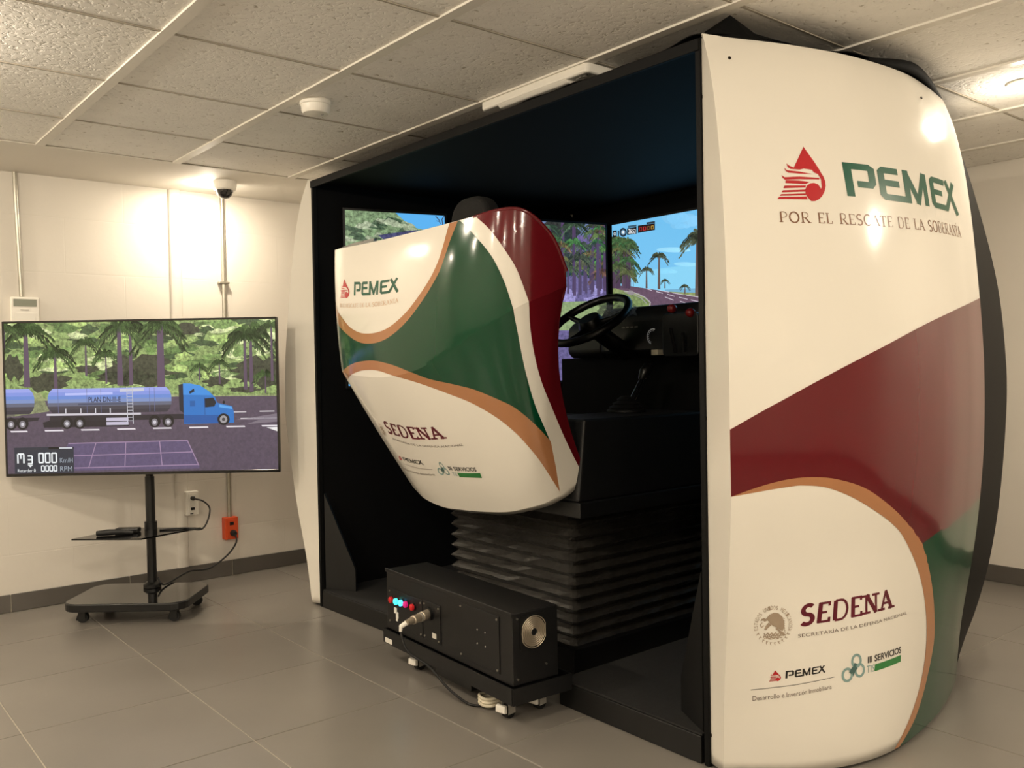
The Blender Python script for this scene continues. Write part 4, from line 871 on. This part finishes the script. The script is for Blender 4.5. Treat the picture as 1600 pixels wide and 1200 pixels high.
# plug and cable
cab2=thing('plug_cable',BX(.546,-.05,.28),'black cable with angled grey plug in the control case, trailing to the floor','cable')
a0=BX(.546,-.012,.285); a1=Vector((1.82,2.845,.285))
MB().tube([a0,a0.lerp(a1,.3),a0.lerp(a1,.32),a0.lerp(a1,.7),a0.lerp(a1,.72),a1],[.019,.019,.016,.017,.014,.011],16).build('plug','mesh_grey',cab2,smooth=40)
MB().tube([a0.lerp(a1,.34),a0.lerp(a1,.40)],.0185,14).build('plug_collar','plastic_grey',cab2,smooth=40)
MB().tube([a1,a1+Vector((-.02,.008,-.012)),a1+Vector((-.022,.008,-.03))],[.01,.009,.006],10).build('strain_relief','plastic_white',cab2,smooth=50)
def bez(P,n=8):
    P=[Vector(p) for p in P]; out=[]
    for i in range(len(P)-1):
        p0=P[max(0,i-1)];p1=P[i];p2=P[i+1];p3=P[min(len(P)-1,i+2)]
        for k in range(n):
            t=k/n; out.append(.5*((2*p1)+(-p0+p2)*t+(2*p0-5*p1+4*p2-p3)*t*t+(-p0+3*p1-3*p2+p3)*t**3))
    return out+[P[-1]]
s0=a1+Vector((-.022,.008,-.03))
MB().tube(bez([s0,s0+Vector((.01,-.03,-.07)),(1.86,2.76,.13),(1.90,2.69,.055),(1.935,2.63,.012),(1.955,2.585,.008),(1.985,2.57,.01)]),.0045,8).build('cord','rubber',cab2,smooth=60)
coil=[]
for k in range(76): 
    a=2*math.pi*k/25; coil.append((2.0+.04*math.cos(a),2.565+.045*math.sin(a),.01+.012*k/25+.002*math.sin(3*a)))
tag(MB().tube(coil,.0065,8).build('cable_coil','beige',None,smooth=60),'small coil of cream cable lying by the front caster of the dolly','cable')
# ------------------------------------------------------------------ television on its rolling stand
fw=Vector((.6386,.7695,0)).normalized(); rt=Vector((fw.y,-fw.x,0))
TC=fw*4.58; 
def tvpos(): # centre of the picture
    return Vector((1.455,4.746,1.128))
tc=tvpos(); TW,TH=1.395,.775
tv=thing('television',tc-Vector((0,0,TH/2)),'large flat television showing a blue tanker truck on a road','television')
TT=lambda a,b,c:tc+rt*(a-TW/2)+Vector((0,0,1))*(TH/2-b)-fw*c     # a right, b down, c towards the viewer
MB(TT).box(-.01,TW+.01,-.01,TH+.014,-.022,-.003).build('back_case','plastic_black',tv,bevel=.004)
MB(TT).box(.3,TW-.3,.15,TH-.05,-.042,-.02).build('rear_bulge','plastic_black',tv,bevel=.01)
m=MB(TT); m.box(-.01,0,-.01,TH+.014,-.004,.004); m.box(TW,TW+.01,-.01,TH+.014,-.004,.004); m.box(0,TW,-.01,0,-.004,.004); m.box(0,TW,TH,TH+.014,-.004,.004)
m.build('bezel','gloss_black',tv,bevel=.001); MB(TT).box(0,TW,0,TH,-.004,0).build('panel','gloss_black',tv)
k_=TW/1363; HT=[k_,0,-22*k_,0,TH/740,-175*TH/740,0,0]
p=Pic(HT,(0,TW,0,TH))
p.poly([(0,100),(1500,100),(1500,560),(0,560)],(136,158,96),0,.95)
p.poly([(0,545),(300,540),(700,525),(1000,545),(1500,548),(1500,1000),(0,1000)],(150,160,112),1,.6)
g=random.Random(11)
for k in range(150): 
    x=g.uniform(0,1400); y=g.uniform(170,470); c=g.choice(((176,200,120),(206,216,160),(92,120,66),(60,82,50),(120,150,84)))
    p.blob(x,y,g.uniform(25,80),g.uniform(8,26),c,1+k%3,16,.9)
for x,y,rx,ry in ((690,420,170,70),(620,450,120,40),(1300,440,140,70),(60,390,60,60),(230,470,120,40),(1080,480,60,24),(440,405,60,20),(900,220,120,30),(1220,520,90,14)): p.blob(x,y,rx,ry,(62,66,50),4,26,.8)
TR=(88,70,92)
for i,(x,y0,y1,r,n_,tw) in enumerate(((130,200,490,150,13,16),(20,190,300,90,9,6),(275,320,500,110,13,9),(430,270,440,80,11,6),(530,330,480,80,11,5),(600,200,490,120,12,15),(655,190,490,110,12,10),(800,200,500,140,13,14),(815,190,500,120,13,10),(1000,400,470,50,10,4),(1100,380,490,60,11,5),(1230,250,520,120,12,9),(1260,230,530,140,13,10),(1330,440,540,70,11,4),(1365,200,480,80,9,7))):
    p.palm(x,y0,y1,r,TR,(66,84,48),5+i%3,n_+4,tw,i+50)
p.poly([(0,560),(880,548),(1500,555),(1500,1000),(0,1000)],(84,72,88),8,.25)
p.poly([(0,500),(200,520),(240,610),(0,640)],(150,158,110),8,.5)
for a,b,y in ((40,125,706),(212,306,705),(395,487,704),(577,668,703),(757,850,702),(940,1035,701),(1126,1220,700),(1305,1385,699)): p.poly([(a,y-3),(b,y-3),(b+3,y+4),(a+3,y+4)],(222,216,222),9)
for a,b,y in ((1165,1230,629),(1297,1372,628),(1200,1400,662)): p.poly([(a,y-3),(b,y-3),(b,y+3),(a,y+3)],(190,184,190),9)
p.poly([(1180,668),(1385,640),(1385,650),(1230,690),(1385,680),(1385,672)],(120,110,122),9); p.poly([(1330,708),(1385,706),(1385,728)],(232,230,230),9)
# tanker
def tank(x0,x1,y0,y1,l=10):
    cols=((150,160,226),(128,146,218),(104,136,206),(122,142,190),(96,100,120),(66,62,72),(54,50,60))
    h=y1-y0; N=14
    def half(t): # x inset at relative height t
        return 26*abs(2*t-1)**3
    for i in range(N):
        t0,t1=i/N,(i+1)/N; c=cols[min(6,int(i/N*7))]
        p.poly([(x0+half(t0),y0+h*t0),(x1-half(t0),y0+h*t0),(x1-half(t1),y0+h*t1),(x0+half(t1),y0+h*t1)],c,l)
tank(232,855,500,622); tank(-300,165,498,622)
p.poly([(320,522),(560,520),(560,532),(320,534)],(178,186,240),11); p.poly([(596,505),(718,503),(718,518),(596,520)],(196,198,214),12)
for x in (285,430,500,745,770): p.line([(x,502),(x,620)],2,(96,104,150),11)
p.text('PLAN DN-III-E',438,600,543,569,(40,44,70),12,.012); p.poly([(385,574),(628,574),(628,583),(385,583)],(70,76,100),12)
p.poly([(225,622),(700,624),(700,634),(225,632)],(200,196,204),12)
for x in (322,398,472,546): p.line([(x,598),(x,622)],5,(206,204,212),13)
for x in (632,660): p.line([(x,498),(x,678)],4,(190,190,200),13)
for y in range(510,680,17): p.line([(632,y),(660,y)],3,(190,190,200),13)
p.poly([(240,634),(930,634),(930,660),(240,660)],(40,36,44),11); p.poly([(205,665),(300,640),(640,650),(640,690),(210,690)],(34,30,38),10)
for y in (655,675): p.line([(525,y),(636,y)],16,(190,184,204),13)
for x in (326,391,768,836,103,45):
    p.ell(x,668,30,31,(24,22,26),13); p.ell(x,672,16,18,(120,116,124),14); p.ell(x,672,8,9,(200,198,206),15)
p.poly([(0,640),(190,640),(180,655),(0,670)],(40,36,44),11)
# tractor
p.poly([(892,490),(918,485),(918,632),(895,615)],(34,36,46),13)
p.poly([(915,484),(950,485),(1000,495),(1045,525),(1075,555),(1085,582),(1160,600),(1168,630),(1168,682),(915,684)],(38,112,190),13)
p.poly([(915,484),(950,485),(1000,495),(1045,525),(1060,545),(915,540)],(58,138,216),14); p.poly([(915,640),(1090,642),(1090,682),(915,682)],(28,86,160),14)
p.poly([(1022,560),(1066,556),(1080,580),(1070,600),(1024,604)],(26,30,40),15); p.line([(1022,555),(1022,640)],3,(24,74,140),15); p.poly([(945,525),(970,510),(972,525),(948,536)],(20,30,46),15); p.poly([(948,570),(974,570),(974,598),(948,598)],(28,90,160),15)
p.poly([(1095,590),(1160,604),(1160,614),(1095,604)],(86,160,226),15); p.ell(1118,580,6,8,(20,20,26),16)
p.ell(1115,664,31,29,(22,20,24),15); p.ell(1115,664,19,19,(150,148,152),16); p.ell(1115,664,8,8,(70,66,70),17)
# glass roof in the foreground and the instrument read-out
p.poly([(330,768),(930,764),(988,892),(986,905),(300,905),(260,890)],(92,80,112),10,.2)
for P in ([(330,770),(930,765),(985,890)],[(300,832),(955,822)],[(290,892),(985,885)],[(620,768),(612,890)],[(790,766),(800,888)],[(470,768),(430,890)]): p.line(P,5,(150,126,156),11)
p.poly([(57,786),(356,786),(356,914),(57,914)],(44,48,60),12); p.poly([(230,786),(356,786),(356,797),(230,797)],(16,16,20),13); p.poly([(284,788),(350,788),(350,795),(284,795)],(200,204,210),14)
def seg(ch,x0,x1,y0,y1,w=6,l=14):
    ym=(y0+y1)/2; S={'a':[(x0,y0),(x1,y0)],'b':[(x1,y0),(x1,ym)],'c':[(x1,ym),(x1,y1)],'d':[(x0,y1),(x1,y1)],'e':[(x0,ym),(x0,y1)],'f':[(x0,y0),(x0,ym)],'g':[(x0,ym),(x1,ym)]}
    for k in {'0':'abcdef','3':'abcdg','M':'abcef'}[ch]: p.line(S[k],w,(236,240,242),l)
seg('M',74,104,818,864,8); p.line([(89,818),(89,842)],7,(236,240,242),14); seg('3',124,146,828,866,7); p.poly([(122,872),(150,872),(136,884)],(236,240,242),14)
for i in range(3): seg('0',180+33*i,202+33*i,816,862,7)
for i in range(4): seg('0',192+21*i,206+21*i,878,904,5)
p.text('Km/H',286,350,840,864,(150,160,172),14); p.text('RPM',286,346,882,906,(150,160,172),14); p.text('Retarder 0',72,162,892,908,(226,230,232),14)
p.build('screen_picture',tv,TT(0,0,0),rt,DN,-fw)
stand=thing('television_stand',(1.45,4.8,0),'black rolling television stand with pole, glass shelf and wide wheeled base','stand')
SB=Vector((1.437,4.775,0)); ST=lambda a,b,z:SB+rt*a+fw*b+Vector((0,0,z))
bp_=rrect(-.32,.30,-.215,.215,.085,7)
MB(ST).prism(bp_,.068,.108).build('base','plastic_black',stand,bevel=.006,seg=3)
MB(ST).prism([(a*.985,b*.98) for a,b in bp_],.108,.1095).build('base_glass','gloss_black',stand)
pa,pb=.01,.12
MB(ST).lathe([(.024,.1095),(.024,.70)],(pa,pb,0),n=20).build('pole','plastic_black',stand,smooth=50)
MB(ST).lathe([(.02,.70),(.02,1.25)],(pa,pb,0),n=20).build('upper_pole','plastic_black',stand,smooth=50)
MB(ST).lathe([(.045,.112),(.045,.128),(.03,.14)],(pa,pb,0),n=20).build('pole_collar','plastic_black',stand,smooth=40)
MB(ST).lathe([(.032,.42),(.032,.46)],(pa,pb,0),n=16).build('shelf_collar','plastic_black',stand,smooth=40)
MB(ST).box(pa-.25,pa+.25,.035,.06,1.0,1.3).build('wall_plate_bracket','steel_black',stand); MB(ST).box(pa-.02,pa+.02,.05,.13,1.05,1.25).build('bracket_arm','steel_black',stand)
MB(ST).prism([(-.29,-.13),(.07,-.15),(.27,.14),(-.13,.17)],.412,.420).build('glass_shelf','gloss_black',stand,bevel=.001)
MB(ST).box(pa-.015,pa+.015,-.02,.14,.402,.412).build('shelf_bracket','steel_black',stand)
for a,b in ((-.235,-.14),(.225,-.14),(.235,.15),(-.235,.15)):
    q_=ST(a,b,0); caster(stand,(q_.x,q_.y),(rt.x,rt.y),1,False,.027)
adp=MB(ST); adp.box(-.13,-.01,.0,.05,.4205,.445); tag(adp.build('power_adapter','plastic_black',None,bevel=.006),'black power adapter with curled lead lying on the glass shelf','adapter')
tag(MB(ST).tube([Vector((-.19,-.07,.434)),Vector((-.14,-.06,.437)),Vector((-.08,-.04,.436)),Vector((-.02,-.03,.429))],[.013,.016,.014,.008],10).build('remote_lead','rubber',None,smooth=60),'black bundled lead lying beside the adapter on the shelf','cable')
# ------------------------------------------------------------------ wall and ceiling fittings
WY=RY1
tag(MB().tube([(2.118,WY-.018,H-.002),(2.118,WY-.018,.362)],.0125,12).build('conduit_pipe','galv',None,smooth=60),'grey steel conduit running down to the orange socket','conduit','steel conduits on the back wall')
c1=thing('conduit_clips',(2.118,WY,1.6),'small steel strap holding the conduit above the television','clip')
for z in (1.78,): MB().box(2.085,2.15,WY-.034,WY-.001,z,z+.014).build('strap','galv',c1,bevel=.003)
tag(MB().tube([(1.003,WY-.016,H-.002),(1.02,WY-.016,1.664)],.011,12).build('conduit_pipe','galv',None,smooth=60),'grey steel conduit running down to the thermostat','conduit','steel conduits on the back wall')
th=thing('thermostat',(1.033,WY,1.5),'white wall thermostat with grey display above the television','thermostat')
MB().box(.966,1.10,WY-.03,WY-.001,1.49,1.662).build('case','plastic_white',th,bevel=.006,seg=3); MB().box(.978,1.088,WY-.032,WY-.029,1.612,1.65).build('display','lcd',th); MB().box(1.01,1.05,WY-.0315,WY-.0295,1.592,1.596).build('logo_bar','plastic_grey',th)
MB().box(.985,1.08,WY-.0315,WY-.0295,1.52,1.578).build('key_cover','plastic_white',th,bevel=.001)
ou=thing('wall_outlet',(1.88,WY-.02,.40),'white double wall outlet with a plugged black cord under the television','outlet')
MB().box(1.845,1.918,WY-.055,WY-.015,.405,.545).build('outlet_box','plastic_white',ou,bevel=.004); MB().box(1.858,1.905,WY-.058,WY-.054,.42,.53).build('outlet_face','plastic_white',ou,bevel=.001)
for z in (.435,.50): MB().box(1.87,1.893,WY-.0595,WY-.0575,z,z+.016).build('socket','dark_hole',ou)
MB().box(1.866,1.884,WY-.0592,WY-.0575,.412,.417).build('mark','dark_ink',ou)
oo=thing('orange_outlet',(2.118,WY,.23),'orange wall socket box at the foot of the conduit with a black plug','outlet')
MB().box(2.076,2.160,WY-.05,WY-.001,.228,.362).build('outlet_box','orange',oo,bevel=.004); MB().box(2.088,2.148,WY-.053,WY-.049,.24,.35).build('outlet_face','orange',oo,bevel=.001)
MB().box(2.105,2.13,WY-.0545,WY-.0525,.315,.335).build('socket','dark_hole',oo)
pw=thing('power_cable',(2.1,WY-.08,.12),'black power cord hanging from the orange socket to the stand base','cable')
MB().lathe([(.019,-.056),(.019,-.075),(.012,-.095)],(2.122,WY,.268),axis='y',n=14).build('plug','rubber',pw,smooth=50)
MB().tube(bez([(2.122,WY-.09,.266),(2.115,WY-.12,.22),(2.05,WY-.14,.155),(1.92,WY-.19,.105),(1.78,WY-.25,.07+.05),tuple(ST(pa+.06,pb+.02,.118)),tuple(ST(pa+.03,pb,.16))]),.0052,8).build('cord','rubber',pw,smooth=60)
pc=thing('outlet_cable',(1.88,WY-.08,.45),'black cord looping from the white outlet to the glass shelf','cable')
MB().lathe([(.012,-.058),(.012,-.078),(.007,-.09)],(1.88,WY,.506),axis='y',n=14).build('plug','rubber',pc,smooth=50)
MB().tube(bez([(1.88,WY-.088,.506),(1.92,WY-.13,.49),(1.945,WY-.16,.44),tuple(ST(.27,.17,.41)),tuple(ST(.2,.10,.4245)),tuple(ST(.08,.06,.4245))]),.0048,8).build('cord','rubber',pc,smooth=60)
sd=thing('smoke_detector',(1.698,3.247,H),'round white smoke detector on the ceiling','smoke detector')
MB().lathe([(.062,H+.006),(.062,H-.012),(.058,H-.014),(.056,H-.036),(.05,H-.046),(.02,H-.05)],(1.698,3.247,0),n=32).build('body','plastic_white',sd,smooth=35); MB().lathe([(.005,H-.05),(.005,H-.053)],(1.715,3.225,0),n=10).build('indicator','plastic_grey',sd)
dc=thing('dome_camera',(1.985,4.90,H),'white dome security camera with a smoked bubble on the ceiling','camera')
MB().lathe([(.066,H+.001),(.066,H-.02),(.06,H-.045),(.054,H-.05)],(1.985,4.90,0),n=32).build('housing','plastic_white',dc,smooth=35)
MB().lathe([(.046,H-.048),(.045,H-.06),(.038,H-.078),(.024,H-.092),(.006,H-.098)],(1.985,4.90,0),n=28).build('bubble','frost',dc,smooth=60)
ac=thing('air_conditioner',(2.54,2.55,H),'white ceiling cassette air conditioner behind the booth roof edge','air conditioner')
MB().prism(rrect(2.236,2.842,2.25,2.865,.02),H-.034,H+.004).build('face_panel','plastic_white',ac,bevel=.01,seg=3)
MB().prism([(2.238,H-.03),(2.25,H-.044),(2.325,H-.05),(2.34,H-.034)],2.36,2.76,ax=1).build('louver','plastic_white',ac,bevel=.004)
MB().box(2.338,2.346,2.33,2.80,H-.046,H-.033).build('louver_lip','plastic_white',ac,bevel=.003)
for k in range(4): MB().lathe([(.005,H-.0345),(.005,H-.0365)],(2.262+.006*(k%2),2.275+.018*k,0),n=10).build('indicator','plastic_grey' if k else 'dark_hole',ac)
MB().prism(rrect(2.40,2.70,2.40,2.71,.02),H-.040,H-.033).build('intake_grille','plastic_white',ac,bevel=.003)
